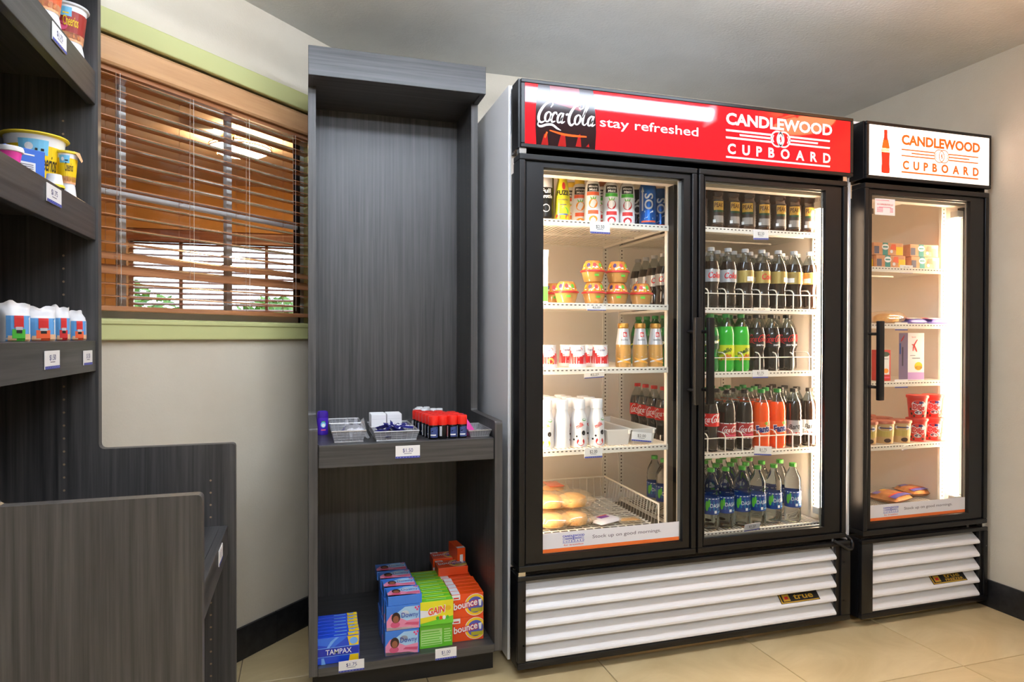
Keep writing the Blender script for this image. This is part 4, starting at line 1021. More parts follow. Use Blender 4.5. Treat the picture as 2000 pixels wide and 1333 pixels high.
        if lanes:
            mb = MB()
            yy = y0+.004
            mb.tube(crom([(x0+.01, yy, z+rail_h-.006)]+[(x, yy+(.004 if k % 2 else 0), z+rail_h-.006) for k, x in enumerate(lanes)]+[(x1-.004, yy, z+rail_h-.006)], 3), .0022, white_wire, 6)
            for x in lanes:
                mb.tube([(x, yy, z-.004), (x, yy, z+rail_h), (x-.002, yy+.006, z+rail_h+.010), (x-.004, yy+.018, z+rail_h+.014), (x-.004, yy+.25, z+rail_h+.014), (x-.004, y1-.02, z+rail_h+.012), (x-.004, y1-.014, z-.004)], .0024, white_wire, 6)
            s.sub('bottle_rail', mb, sh)
        return sh
# ---- wide two-door cooler
CL = Cooler('wide black two-door drinks cooler with a red sign and white louvred grille', .672, 2.042, 2.10)
CL.body()
hd = CL.header()
mb = MB(); mb.box(CL.sx0, CL.sx1, 2.098, 2.1056, CL.sz0, CL.sz1, red_sign); CL.sub('sign_panel', mb, hd, 'glossy red sign panel')
g = lambda e: front(2.0976-e)
mb = MB(g(0))
bl0, bl1 = hitY(1047, 230, 2.1).x, hitY(1162, 240, 2.1).x; z0, z1 = CL.sz0, CL.sz1; H = z1-z0
cola_d = pm('sign_cola_dark', (34, 14, 18), .10); cola_r = pm('sign_cola_red', (150, 24, 24), .10); cola_o = pm('sign_cola_amber', (226, 84, 30), .10)
mb.poly([(bl0, z0), (bl1, z0), (bl1+.004, z0+H*.3), (bl1+.001, z0+H*.6), (bl1-.008, z1), (bl0+.006, z1), (bl0-.002, z0+H*.6), (bl0-.003, z0+H*.3)], cola_d)
mb.fn = g(.0003); bwid = bl1-bl0
mb.poly([(bl0+bwid*.24, z0+H*.72), (bl0+bwid*.75, z0+H*.62), (bl0+bwid*.72, z1), (bl0+bwid*.22, z1)], pm('sign_cola_dusk', (120, 48, 56), .10))
for a, b, c, d in ((.08, .2, .0, .2), (.36, .5, .0, .22), (.66, .76, .02, .24), (.84, .9, .03, .1)): mb.poly([(bl0+bwid*a, z0+H*c), (bl0+bwid*b, z0+H*c), (bl0+bwid*(b-.02), z0+H*d), (bl0+bwid*(a+.05), z0+H*d*.9)], cola_r)
mb.fn = g(.0006); mb.ribbon([(bl0+bwid*.22, z0+H*.25, .004), (bl0+bwid*.5, z0+H*.2, .008), (bl0+bwid*.85, z0+H*.2, .005)], cola_o); mb.ribbon([(bl0+bwid*.14, z0+H*.12, .006), (bl0+bwid*.18, z0+H*.22, .006)], cola_o)
mb.fn = g(.0009); ribbon_cola(mb, bl0+.006, z0+H*.37, .0246, white_p)
CL.sub('sign_picture', mb, hd, 'printed dark bottle with white script'); mb = MB()
p0, p1 = hitY(1171, 237, 2.1), hitY(1363, 258, 2.1)
wS = p1.x-p0.x
for wd_, u0_, fw_ in (('stay', p0.x, .285), ('refreshed', p0.x+wS*.345, .655)):
    mb = MB(g(.0006)); mb.text(wd_, u0_, z0+H*.405, H*.155, white_p, .006, 'L', width=wS*fw_); CL.sub('sign_word', mb, hd, 'white slogan lettering')
mb = MB()
q0, q1 = hitY(1417, 300, 2.1), hitY(1624, 300, 2.1)
cw_logo(mb, lambda e: g(.0006+e), (q0.x+q1.x)/2, z0+H*.50, q1.x-q0.x, H*.86, white_p, red_sign)
CL.sub('sign_logo', mb, hd, 'white two-line wordmark with linked rings')
dL = CL.door(.676, 1.348, .762, 1.296, label='left glass door', sw=.013); dR = CL.door(1.356, 2.020, 1.386, 1.920, label='right glass door')
CL.handle(dL, 1.315); CL.handle(dR, 1.369)
CL.decal(dL, .766, 1.288, .411, .478)
CL.grille(gx0=.701, gx1=1.978); CL.badge(1.725, 1.905, 1, [('true', .30, .5, .36, .5)])
for a_ in ((2.000, 2.018, 2.104, 2.13, 1.753, 1.770), (.676, .70, 2.104, 2.13, 1.753, 1.770), (.676, .70, 2.104, 2.14, .346, .359)): CL.part('hinge', MB().box(*a_, chrome))
CL.part('cord', MB().tube(crom([(1.965, 2.105, .352), (1.99, 2.088, .335), (2.02, 2.088, .318), (2.05, 2.10, .318), (2.065, 2.12, .34), (2.05, 2.15, .36)], 5), .006, blk, 8))
CL.part('mullion', MB().box(1.297, 1.395, 2.175, 2.214, .41, 1.705, blk2))
CL.tube(1.984, 2.203); CL.tube(.742, 2.203)
CL.standard(1.297, 1.319, 2.222, 2.24); CL.standard(1.315, 1.34, CL.yi-.006, CL.yi-.0005); CL.standard(1.398, 1.423, CL.yi-.006, CL.yi-.0005)
CL.standard(CL.i1-.012, CL.i1-.001, 2.24, 2.268, face='x'); CL.standard(CL.i0+.03, CL.i0+.055, CL.yi-.006, CL.yi-.0005); CL.standard(1.95, 1.975, CL.yi-.006, CL.yi-.0005)
LANE = [1.432+.0783*i for i in range(8)]
ZLF = [1.562, 1.266, 1.032, .743]; ZRT = [1.567, 1.258, 1.010, .700, .396]
for z in ZLF: CL.shelf(.712, 1.318, z, 2.2115)
div = [x+.0392 for x in LANE[:-1]]
for k, z in enumerate(ZRT): CL.shelf(1.396, 2.0, z, 2.212, lanes=div if k in (1, 2, 3) else None)
# wire basket at the foot of the left side
mb = MB(); bx0, bx1, by0, by1, bz0, bz1 = .735, 1.272, 2.235, 2.71, .435, .522
mb.tube([(bx0, by0, bz1-.008), (bx0, by1, bz1), (bx1, by1, bz1), (bx1, by0, bz1-.008), (bx1, by0, bz0), (bx0, by0, bz0)], .004, white_wire, 8, closed=True)
for k in range(20): y = by0+.012+k*(by1-by0-.02)/19; mb.tube([(bx1, y, bz1-.005), (bx1-.012, y, bz0), (bx0+.012, y, bz0), (bx0, y, bz1-.005)], .0023, white_wire, 5)
for k in range(16): x = bx0+.02+k*(bx1-bx0-.04)/15; mb.tube([(x, by1, bz1), (x, by1-.01, bz0-.002), (x, by0, bz0-.002)], .0023, white_wire, 5)
for k in range(5): y = by0+.02+k*.105; mb.box(bx0+.01, bx1-.01, y, y+.004, bz0-.008, bz0-.003, white_wire)
CL.part('wire_basket', mb)
CL.part('basket_support', MB().box(.708, 1.30, 2.24, 2.252, .372, .427, white_wire).box(.708, 1.30, 2.69, 2.702, .372, .427, white_wire))
# ---- freezer
FZ = Cooler('narrow black glass-door freezer with a lit white sign in the corner', 2.088, 2.753, 2.09, 'freezer', 'display_freezer')
FZ.body(wall=.036, fr=.076)
hd = FZ.header(1.768, 1.993)
lit = pm('lit_sign', (255, 246, 236), .4, emit=L_SIGN, ecol=(255, 240, 226)); 
def glowp(n, c, e): return pm(n, c, .4, emit=e, ecol=c)
or1 = glowp('lit_orange', (236, 92, 20), .75); rd1 = glowp('lit_red', (226, 44, 20), .75); cr1 = glowp('lit_cream', (255, 226, 150), 2.2)
FZ.sub('sign_panel', MB().box(FZ.sx0+.001, FZ.sx1, 2.086, 2.0955, FZ.sz0, FZ.sz1, lit), hd, 'glowing white sign panel')
g2 = lambda e: front(2.0856-e); mb = MB(g2(0)); z0, H = FZ.sz0, FZ.sz1-FZ.sz0
bxx = hitY(1728, 295, 2.09).x
pf = [(.012, .02), (.028, .03), (.029, .12), (.026, .22), (.027, .36), (.029, .46), (.027, .56), (.018, .72), (.0115, .82), (.0105, .90), (.0118, .92), (.0105, .98)]
sc = .72
mb.poly([(bxx-x*sc, z0+H*(.04+.9*v)) for x, v in pf]+[(bxx+x*sc, z0+H*(.04+.9*v)) for x, v in reversed(pf)], rd1)
mb.fn = g2(.0004); mb.rect(bxx-.019, bxx+.019, z0+H*.475, z0+H*.555, cr1); mb.poly([(bxx-.0195, z0+H*.555), (bxx+.0195, z0+H*.555), (bxx+.0125, z0+H*.72), (bxx-.0125, z0+H*.72)], or1)
mb.fn = g2(.0006); ribbon_cola(mb, bxx-.019, z0+H*.497, .0042, rd1)
FZ.sub('sign_picture', mb, hd, 'red and orange bottle silhouette'); mb = MB()
q0, q1 = hitY(1759, 300, 2.09), hitY(1912, 300, 2.09)
cw_logo(mb, lambda e: g2(.0002+e), (q0.x+q1.x)/2, z0+H*.50, q1.x-q0.x, H*.80, or1, lit, True)
FZ.sub('sign_logo', mb, hd, 'orange two-line wordmark with linked rings')
dF = FZ.door(2.094, 2.749, 2.134, 2.650, label='freezer glass door')
FZ.handle(dF, 2.118, .900, 1.207)
FZ.decal(dF, 2.142, 2.644, .411, .474)
fz = 2.1072; mb = MB(front(fz)); s0, s1 = hitY(1709, 386, fz), hitY(1748, 421, fz)
mb.rect(s0.x, s1.x, s1.z, s0.z, white_p); mb.fn = front(fz-.0003); mb.text('A A A REFRIGERATION, LLC', (s0.x+s1.x)/2, s0.z-.026, .006, redp, .02, width=(s1.x-s0.x)*.8)
for k in range(4): mb.rect(s0.x+.01, s0.x+.04, s1.z+.012+.005*k, s1.z+.014+.005*k, pinkp); mb.rect(s1.x-.026, s1.x-.010, s1.z+.012+.005*k, s1.z+.014+.005*k, pinkp)
mb.rect(s0.x+.004, s1.x-.03, s0.z-.008, s0.z-.006, pinkp); mb.rect(s0.x+.02, s1.x-.02, s0.z-.035, s0.z-.033, pinkp)
FZ.sub('service_sticker', mb, dF, 'white service sticker with red print')
FZ.grille(.032, .345, gx0=2.143, gx1=2.712); FZ.badge(2.465, 2.650, 1, [('true', .52, .40, .40, .46), ('FREEZER', .18, .24, .40, .52)])
for a_ in ((2.725, 2.745, 2.094, 2.12, 1.753, 1.767), (2.725, 2.745, 2.094, 2.12, .346, .359)): FZ.part('hinge', MB().box(*a_, chrome))
FZ.tube(2.690, 2.188)
FZ.standard(2.690, 2.716, 2.262, 2.275); FZ.standard(2.15, 2.175, FZ.yi-.006, FZ.yi-.0005)
ZFZ = [1.440, 1.203, .958, .692]
for z in ZFZ: FZ.shelf(2.126, 2.688, z, 2.205)
FZ.shelf(2.126, 2.688, .412, 2.205)
mb = MB().box(2.20, 2.62, 2.40, 2.75, 1.755, 1.799, liner_m, .006)
for k in range(5): mb.box(2.24+k*.035, 2.255+k*.035, 2.45, 2.60, 1.7535, 1.756, dark_slot)
mb.box(2.45, 2.50, 2.52, 2.535, 1.735, 1.755, dark_slot); mb.box(2.56, 2.575, 2.52, 2.535, 1.73, 1.755, dark_slot)
FZ.part('fan_cover', mb)
# ================================================================ drinks and food inside the coolers
cap_m = lambda n, c: pm('cap_'+n, c, .4)
def liquid(n, c, rough=.08): return pm('drink_'+n, c, rough, spec=.6, coat=.5)
clear_pet = see_through('clear_pet', (226, 232, 230), 1.5, .03, .03)
water_m = pm('water_bottle', (232, 242, 246), .03, trans=1, ior=1.30)
COKE_P = [(.020, .004), (.029, .0), (.0325, .006), (.0335, .022), (.0325, .045), (.0300, .066), (.0295, .078), (.0320, .090), (.0345, .100), (.0347, .148), (.0330, .160), (.0285, .180)]
NECK_P = [(.0285, .180), (.0220, .197), (.0155, .210), (.0125, .217), (.0125, .222)]
STR_P = [(.020, .004), (.029, .0), (.0325, .006), (.0335, .020), (.0330, .040), (.0338, .046), (.0338, .110), (.0325, .118), (.0338, .126), (.0325, .136), (.0335, .146), (.0305, .170), (.0270, .184)]
STR_N = [(.0270, .184), (.0200, .200), (.0145, .211), (.0125, .217), (.0125, .222)]
def r_at(prof, z):
    for (r0, z0), (r1, z1) in zip(prof[1:], prof[2:]):
        if z0 <= z <= z1: return r0+(r1-r0)*(z-z0)/max(1e-6, z1-z0)
    return prof[-1][0]
def ribbed_cap(m, r=.0142, z0=.221, z1=.2355):
    mb = MB(); V = []; F = []; n = 32
    for zz in (z0, z1-.0015):
        for k in range(n): a = 2*PI*k/n; rr = r*(1 if k % 2 else .965); V.append((rr*math.cos(a), rr*math.sin(a), zz))
    for k in range(n): F.append((k, (k+1) % n, n+(k+1) % n, n+k))
    for k in range(n): a = 2*PI*k/n; V.append((r*.9*math.cos(a), r*.9*math.sin(a), z1))
    for k in range(n): F.append((n+k, n+(k+1) % n, 2*n+(k+1) % n, 2*n+k))
    F += [tuple(reversed(range(n))), tuple(range(2*n, 3*n))]
    return mb.add(V, F, m).mesh('cap')
def bottle(liq, capm, prof, neck, z0, z1, labm, prints, neckm=None):
    """drink-filled body, clear neck, ribbed cap, wrap label with print; prints(mb, g, r, h)"""
    r = max(r_at(prof, z0), r_at(prof, z1), r_at(prof, (z0+z1)/2))+.0004; h = z1-z0
    parts = [('body', MB().lathe(prof, liq, 24).mesh('body')), ('neck', MB().lathe(neck, neckm or clear_pet, 20).mesh('neck')), ('cap', ribbed_cap(capm))]
    lb = MB(); n = 28; V = [(r*math.cos(2*PI*k/n), r*math.sin(2*PI*k/n), zz) for zz in (z0, z1) for k in range(n)]
    lb.add(V, [(k, (k+1) % n, n+(k+1) % n, n+k) for k in range(n)], labm, True)
    parts.append(('label', lb.mesh('label')))
    p = MB(); prints(p, lambda e: cyl(r, z0, .0004+e), r, h)
    if p.V: parts.append(('label_print', p.mesh('label_print')))
    return parts
lab_red = pm('label_red', (214, 30, 30), .35); lab_silver = pm('label_silver', (186, 188, 192), .3, metal=.35); lab_gold = pm('label_gold', (176, 152, 84), .32, metal=.35); lab_black = pm('label_black', (22, 20, 20), .35)
lab_mag = pm('label_cherry', (176, 40, 44), .35); lab_lime = pm('label_lime', (206, 214, 30), .35); lab_green = pm('label_dark_green', (18, 74, 40), .35); lab_orange = pm('label_orange', (244, 96, 30), .35)
lab_blue = pm('label_blue', (28, 66, 140), .3); lab_teal = pm('label_teal', (34, 120, 160), .3); p_red = pm('ink_red', (204, 26, 34), .4); p_navy = pm('ink_navy', (30, 30, 110), .4); leaf_p = pm('ink_leaf', (96, 190, 60), .4)
def w_cola(m, sc=1.0, dv=.3, u0=None):
    def f(mb, g, r, h):
        mb.fn = g(0); s = h*.21*sc; ribbon_cola(mb, -s*4.3 if u0 is None else u0, h*dv, s, m)
    return f
def pr_diet(m):
    def f(mb, g, r, h):
        mb.fn = g(0); mb.text('Coke', 0, h*.30, h*.46, m, .03, width=r*1.5, shear=.15); mb.rect(-r*2.2, -r*1.5, h*.15, h*.42, white_p, 3); mb.rect(r*1.5, r*2.2, h*.3, h*.8, slvp, 3)
    return f
def pr_gold(m):
    def f(mb, g, r, h):
        mb.fn = g(0); mb.text('Coke', r*1.2, h*.30, h*.46, m, .03, width=r*1.5, shear=.15); mb.rect(-r*1.1, -r*.3, h*.12, h*.5, white_p, 3)
        for k in range(4): mb.rect(-r*1.0, -r*.1, h*(.56+.09*k), h*(.60+.09*k), pm('ink_tan', (130, 106, 60), .5), 3)
    return f
def pr_zero(mb, g, r, h):
    w_cola(p_red, .9, .45)(mb, g, r, h); mb.fn = g(0); mb.text('zero', r*.25, h*.12, h*.18, white_p, .02, width=r*.9)
    for k in range(4): mb.rect(-r*1.6, -r*1.15, h*(.3+.1*k), h*(.33+.1*k), slvp, 2)
def pr_mello(mb, g, r, h):
    mb.fn = g(0); mb.text('mello', -r*.05, h*.48, h*.26, lab_green, .03, width=r*1.6, shear=.3, rot=.35); mb.text('yello', 0, h*.12, h*.24, p_red, .03, width=r*1.3, shear=.3, rot=.3); mb.rect(-r*1.5, -r*.8, h*.12, h*.3, grnp, 3)
def pr_sprite(mb, g, r, h):
    mb.fn = g(0); mb.ribbon([(-r*1.6, h*.2, h*.10), (0, h*.45, h*.16), (r*1.6, h*.8, h*.10)], lab_lime); mb.fn = g(.0003); mb.text('Sprite', 0, h*.40, h*.26, white_p, .03, width=r*1.6, rot=.12)
def pr_cherry(mb, g, r, h):
    mb.fn = g(0); mb.rect(-3*r, 3*r, h*.0, h*.05, white_p, 16); mb.rect(-3*r, 3*r, h*.95, h, white_p, 16); s = h*.13; ribbon_cola(mb, -s*4.3, h*.42, s, white_p); mb.rect(-r*.8, r*.8, h*.2, h*.27, pinkp, 5)
def pr_fanta(mb, g, r, h):
    mb.fn = g(0); mb.disc(r*.55, h*.90, r*.5, h*.12, grnp, 10); mb.fn = g(.0002); mb.text('Fanta', 0, h*.34, h*.42, white_p, .09, width=r*1.75, rot=.1); mb.fn = g(.0005); mb.text('Fanta', 0, h*.36, h*.38, p_navy, .05, width=r*1.65, rot=.1); mb.rect(-r*.6, r*.6, h*.1, h*.16, white_p, 4)
def pr_root(mb, g, r, h):
    mb.fn = g(0); mb.text("Barq's", 0, h*.45, h*.32, blkp, .02, width=r*1.6, shear=.25, rot=.15); mb.rect(-r*.8, r*.8, h*.14, h*.22, p_red, 4)
def pr_water(mb, g, r, h):
    mb.fn = g(0)
    for k in range(10): mb.rect(-2.6*r+k*.45*r, -2.6*r+(k+1)*.45*r, h*(.25+.03*math.sin(k)), h*(.75+.08*math.cos(k*1.3)), lab_teal)
    mb.rect(-2.4*r, 2.4*r, h*.9, h*.94, white_p, 12); mb.fn = g(.0003); mb.text('DASANI', r*.55, h*.42, h*.22, white_p, .0, width=r*1.75)
    for uu in (-.62, 2.2): mb.disc(r*(uu-.1), h*.5, r*.20, h*.30, leaf_p, 12); mb.disc(r*(uu+.15), h*.66, r*.13, h*.24, leaf_p, 10)
    mb.rect(r*.15, r*.45, h*.08, h*.24, white_p, 2); mb.rect(r*.6, r*1.5, h*.12, h*.17, aqua, 4)
green_pet = see_through('green_pet', (96, 200, 110), 1.5, .03, .03)
cola = liquid('cola', (26, 12, 8)); zero_l = liquid('zero', (20, 11, 9)); amber = liquid('diet', (30, 16, 9)); lime_l = liquid('lime', (40, 176, 46)); green_l = liquid('green', (10, 124, 52)); org_l = liquid('orange', (248, 84, 16)); tea_l = liquid('tea', (56, 26, 10)); root_l = liquid('root', (30, 15, 8))
gcap, rcap, kcap, scap = cap_m('green', (40, 140, 62)), cap_m('red', (214, 36, 36)), cap_m('black', (32, 28, 26)), cap_m('silver', (176, 176, 178))
B = {
 'diet': bottle(amber, scap, COKE_P, NECK_P, .100, .148, lab_silver, pr_diet(p_red)),
 'gold': bottle(amber, scap, COKE_P, NECK_P, .100, .148, lab_gold, pr_gold(p_red)),
 'sprite': bottle(green_l, gcap, COKE_P, NECK_P, .092, .146, lab_green, pr_sprite, green_pet),
 'mello': bottle(lime_l, gcap, STR_P, STR_N, .046, .108, lab_lime, pr_mello, green_pet),
 'zero': bottle(zero_l, kcap, COKE_P, NECK_P, .098, .150, lab_black, pr_zero),
 'coke': bottle(cola, rcap, COKE_P, NECK_P, .098, .148, lab_red, w_cola(white_p)),
 'cherry': bottle(cola, kcap, STR_P, STR_N, .046, .108, lab_mag, pr_cherry),
 'fanta': bottle(org_l, gcap, STR_P, STR_N, .046, .108, lab_orange, pr_fanta),
 'root': bottle(root_l, kcap, STR_P, STR_N, .046, .108, lab_silver, pr_root)}
# water: clear body right up to the neck
WP = [(.020, .004), (.028, .0), (.0315, .006), (.0325, .03), (.0310, .052), (.0325, .060), (.0325, .126), (.0310, .132), (.0328, .142), (.0312, .152), (.0322, .160), (.0290, .180), (.0210, .198), (.0145, .212), (.0125, .218), (.0125, .222)]
rw = .0330; wl = MB(); V = [(rw*math.cos(2*PI*k/28), rw*math.sin(2*PI*k/28), z) for z in (.060, .126) for k in range(28)]
wl.add(V, [(k, (k+1) % 28, 28+(k+1) % 28, 28+k) for k in range(28)], lab_blue, True)
wp = MB(); pr_water(wp, lambda e: cyl(rw, .060, .0004+e), rw, .066)
B['water'] = [('body', MB().lathe(WP, water_m, 26).mesh('body')), ('cap', ribbed_cap(cap_m('leaf_green', (72, 170, 60)))), ('label', wl.mesh('label')), ('label_print', wp.mesh('label_print'))]
# tea: round shouldered bottle, white and yellow label
TP = [(.020, .003), (.030, .0), (.0335, .006), (.0335, .112), (.0300, .120), (.0325, .128), (.0340, .142), (.0325, .156), (.0270, .170), (.0200, .182)]
TN = [(.0200, .182), (.0165, .192), (.0165, .200)]
def pr_tea(mb, g, r, h):
    mb.fn = g(0); mb.rect(-r*.62, r*.62, h*.50, h*.94, pm('tea_gold', (214, 168, 62), .45), 6); mb.rect(-r*.62, r*.62, h*.08, h*.36, pm('tea_panel', (150, 140, 132), .45), 6); mb.fn = g(.0003); mb.rect(-r*.62, r*.62, h*.50, h*.58, lab_green, 6); mb.text('PEAK', 0, h*.70, h*.17, pm('ink_brown', (96, 62, 16), .4), .03, width=r*1.1); mb.rect(-r*.7, -r*.4, h*.08, h*.2, white_p, 2)
    for k in range(5): mb.rect(r*1.2, r*2.0, h*(.2+.1*k), h*(.23+.1*k), slvp, 3)
tl = MB(); V = [(.0338*math.cos(2*PI*k/28), .0338*math.sin(2*PI*k/28), z) for z in (.012, .108) for k in range(28)]; tl.add(V, [(k, (k+1) % 28, 28+(k+1) % 28, 28+k) for k in range(28)], pm('label_tea', (52, 36, 24), .4), True)
tpz = MB(); pr_tea(tpz, lambda e: cyl(.0338, .012, .0004+e), .0338, .096)
B['tea'] = [('body', MB().lathe(TP, tea_l, 24).mesh('body')), ('neck', MB().lathe(TN, clear_pet, 18).mesh('neck')), ('cap', ribbed_cap(cap_m('tea_brown', (62, 34, 20)), .0180, .198, .214)), ('label', tl.mesh('label')), ('label_print', tpz.mesh('label_print'))]
for k_, v_ in list(B.items()):
    B[k_] = [(nm, (me.mesh(nm) if isinstance(me, MB) else me)) for nm, me in v_]
INFO = {'diet': ('cola bottle with a silver label and silver cap', 'silver-label bottles'), 'gold': ('cola bottle with a gold label and silver cap', 'gold-label bottles'),
 'sprite': ('green bottle with a dark green label', 'dark green label bottles'), 'mello': ('bright green bottle with a yellow label', 'yellow-label bottles'), 'zero': ('black cola bottle with a black label and red script', 'black-label bottles'),
 'coke': ('cola bottle with a red label and red cap', 'red-label bottles'), 'cherry': ('dark bottle with a cherry red label edged in white', 'cherry-label bottles'), 'fanta': ('orange soda bottle with a green cap', 'orange soda bottles'),
 'root': ('dark root beer bottle with a grey label', 'grey-label bottles'), 'water': ('clear water bottle with a blue label and green cap', 'water bottles'), 'tea': ('brown iced tea bottle with a yellow label panel', 'iced tea bottles')}
SHN = ['on top shelf', 'on second shelf', 'on third shelf', 'on fourth shelf', 'on lowest shelf']
def drink(kind, x, y, z, si, yaw=None, dx=.001):
    a, b = INFO[kind]
    yaw = random.uniform(-.5, .5) if yaw is None else yaw
    t_ = put('drink_bottle', a+' '+SHN[si]+' of cooler', 'bottle', B[kind], (x+random.uniform(-dx, dx), y+random.uniform(-dx, dx), z), yaw, b+' '+SHN[si])
    if si == 2: t_.scale = (1, 1, .952)
Y0, DY = 2.258, .0745
VA = lambda x: -math.atan2(x, 2.26)         # turn a label towards the aisle
for i, x in enumerate((1.455, 1.530, 1.603, 1.675, 1.747, 1.819, 1.890, 1.961)):                 # iced tea
    for k in range(4 if i < 2 else 2): drink('tea', x, Y0+k*DY, ZRT[0], 0, VA(x)*.6+random.uniform(-.35, .35))
for i, x in enumerate(LANE):                 # silver and gold
    for k in range(7 if i == 0 else 5 if i < 4 else 4):
        drink('diet' if i < 3 else 'gold', x, Y0+k*DY, ZRT[1], 1, VA(x)*.6+(.25, .2, .1, 1.1, -.7, 1.5, .1, .1)[i]+(random.uniform(-.5, .5) if k else 0))
for i, x in enumerate((1.436, 1.508, 1.578, 1.649, 1.721, 1.793, 1.864, 1.936)):
    kind = 'sprite' if i < 2 else 'mello' if i < 4 else 'zero'
    for k in range(7 if i == 0 else 3):
        if i == 7 and k == 0: continue
        drink(kind, x, Y0+k*DY, ZRT[2], 2, VA(x)*.5+random.uniform(-.3, .3))
for i, x in enumerate(LANE):
    for k in range(7 if i == 0 else 4):
        kind = ('coke', 'coke', 'cherry', 'cherry', 'fanta', 'fanta', 'root', 'root')[i]
        if i in (2, 3) and k >= 2: kind = 'fanta'
        drink(kind, x, Y0+k*DY, ZRT[3], 3, VA(x)*.5+random.uniform(-.25, .25))
for i, x in enumerate((1.44, 1.515, 1.556+.03, 1.643+.015, 1.726, 1.808, 1.900)):
    if i == 2: continue
    for k in range(5 if i == 0 else 4 if i < 6 else 2):
        if i == 0 and k == 2: continue
        drink('water', x, Y0+k*.077+(.0 if i != 4 else -.006), ZRT[4], 4, VA(x)*.55+random.uniform(-.25, .25))
drink('water', 1.583, Y0+.002, ZRT[4], 4, VA(1.58)*.5)
for k in range(1, 4): drink('water', 1.59, Y0+k*.077, ZRT[4], 4)

# ---------------------------------------------------------------- left-hand side, top shelf
ZA = ZLF[0]
def onY(px, py, Y): return hitY(px, py, Y)
def juice(fruit, band, capm):
    P = [(.026, .003), (.0285, .0), (.030, .006), (.0305, .030), (.0285, .060), (.0295, .080), (.0300, .095), (.0285, .125), (.0250, .145), (.018, .154)]
    b = [('bottle', MB().lathe(P, cupw, 24).mesh('bottle')), ('cap', MB().lathe([(.0175, .154), (.0185, .156), (.0185, .172), (.016, .174), (0, .174)], capm, 22).mesh('cap'))]
    def g(e):
        def f(u, v):
            r = r_at(P, v)+.0006+e; a = u/.03; return (r*math.sin(a), -r*math.cos(a), v)
        return f
    p = MB(g(0)); n = 10
    def patch(u0, u1, v0, v1, m, e):
        p.fn = g(e)
        for i in range(8):
            for j in range(4): p.rect(u0+(u1-u0)*i/8, u0+(u1-u0)*(i+1)/8, v0+(v1-v0)*j/4, v0+(v1-v0)*(j+1)/4, m)
    patch(-.024, .024, .112, .140, blkp, 0); patch(-.025, .025, .098, .111, band, 0); patch(-.020, .020, .030, .044, redp if band is grnp else orgp, 0)
    p.fn = g(.0003); p.disc(0, .068, .017, .017, fruit, 16); p.disc(0, .012, .016, .012, fruit, 12)
    for s in (-1, 0, 1): p.poly([(s*.006-.003, .084), (s*.006+.003, .084), (s*.011, .096)], leaf_p)
    p.fn = g(.0005); p.text('Minute', 0, .127, .008, white_p, .02, width=.036); p.text('Maid', 0, .115, .008, white_p, .02, width=.028)
    if band is grnp: p.disc(0, .071, .013, .013, cupw, 14)
    return b+[('print', p.mesh('print'))]
fr_org = pm('fruit_orange', (246, 150, 40), .45); fr_red = pm('fruit_red', (200, 36, 44), .45); yel_cap = cap_m('yellow', (246, 206, 60)); brn_cap = cap_m('brown', (150, 80, 40))
JO, JA = juice(fr_org, orgp, yel_cap), juice(fr_red, grnp, brn_cap)
GJ = 'juice bottles on the top shelf'
def place(px, Y, z, name, lab, cat, parts, yaw=None, group=None, py=500):
    x = hitY(px, py, Y).x; return put(name, lab, cat, parts, (x, Y, z), VA(x)*.75 if yaw is None else yaw, group)
place(1157, 2.262, ZA, 'juice_bottle', 'orange juice bottle standing at the front of the top cooler shelf', 'bottle', JO, py=440)
place(1132, 2.325, ZA, 'juice_bottle', 'orange juice bottle just behind the front orange juice', 'bottle', JO, py=440)
place(1116, 2.39, ZA, 'juice_bottle', 'orange juice bottle half hidden by the yellow fruit drink', 'bottle', JO, py=440)
place(1193, 2.262, ZA, 'juice_bottle', 'apple juice bottle beside the orange juice', 'bottle', JA, py=440)
place(1224, 2.262, ZA, 'juice_bottle', 'apple juice bottle beside the blue energy can', 'bottle', JA, py=440)
place(1177, 2.34, ZA, 'juice_bottle', 'apple juice bottle in the second row between the two front ones', 'bottle', JA, py=440)
FP = [(.024, .003), (.0275, .0), (.029, .006), (.0290, .060), (.0275, .085), (.0250, .110), (.0200, .140), (.0175, .150)]
fz_y = pm('fuze_yellow', (222, 214, 44), .3, coat=.3)
def pr_fz():
    p = MB(); g = lambda e: (lambda u, v: ((r_at(FP, v)+.0006+e)*math.sin(u/.028), -(r_at(FP, v)+.0006+e)*math.cos(u/.028), v))
    p.fn = g(0); p.disc(0, .03, .022, .02, leaf_p, 16); p.disc(-.018, .012, .010, .012, redp, 10); p.disc(.018, .012, .010, .012, orgp, 10); p.disc(.004, .125, .008, .014, redp, 10)
    p.fn = g(.0004); p.text('FUZE', 0, .092, .016, blkp, .04, width=.048); p.text('slenderize', 0, .072, .007, grey_p, .01, width=.036); p.rect(-.012, .012, .055, .058, grey_p, 4); p.rect(-.016, .016, .02, .024, royal, 5)
    return p.mesh('print')
place(1098, 2.262, ZA, 'fruit_drink', 'yellow and green fruit drink bottle with a red flower', 'bottle', [('bottle', MB().lathe(FP, fz_y, 24).mesh('bottle')), ('cap', MB().lathe([(.0175, .150), (.0185, .152), (.0175, .172), (.015, .175), (0, .175)], pm('fuze_cap', (240, 196, 40), .35), 22).mesh('cap')), ('print', pr_fz())], py=440)
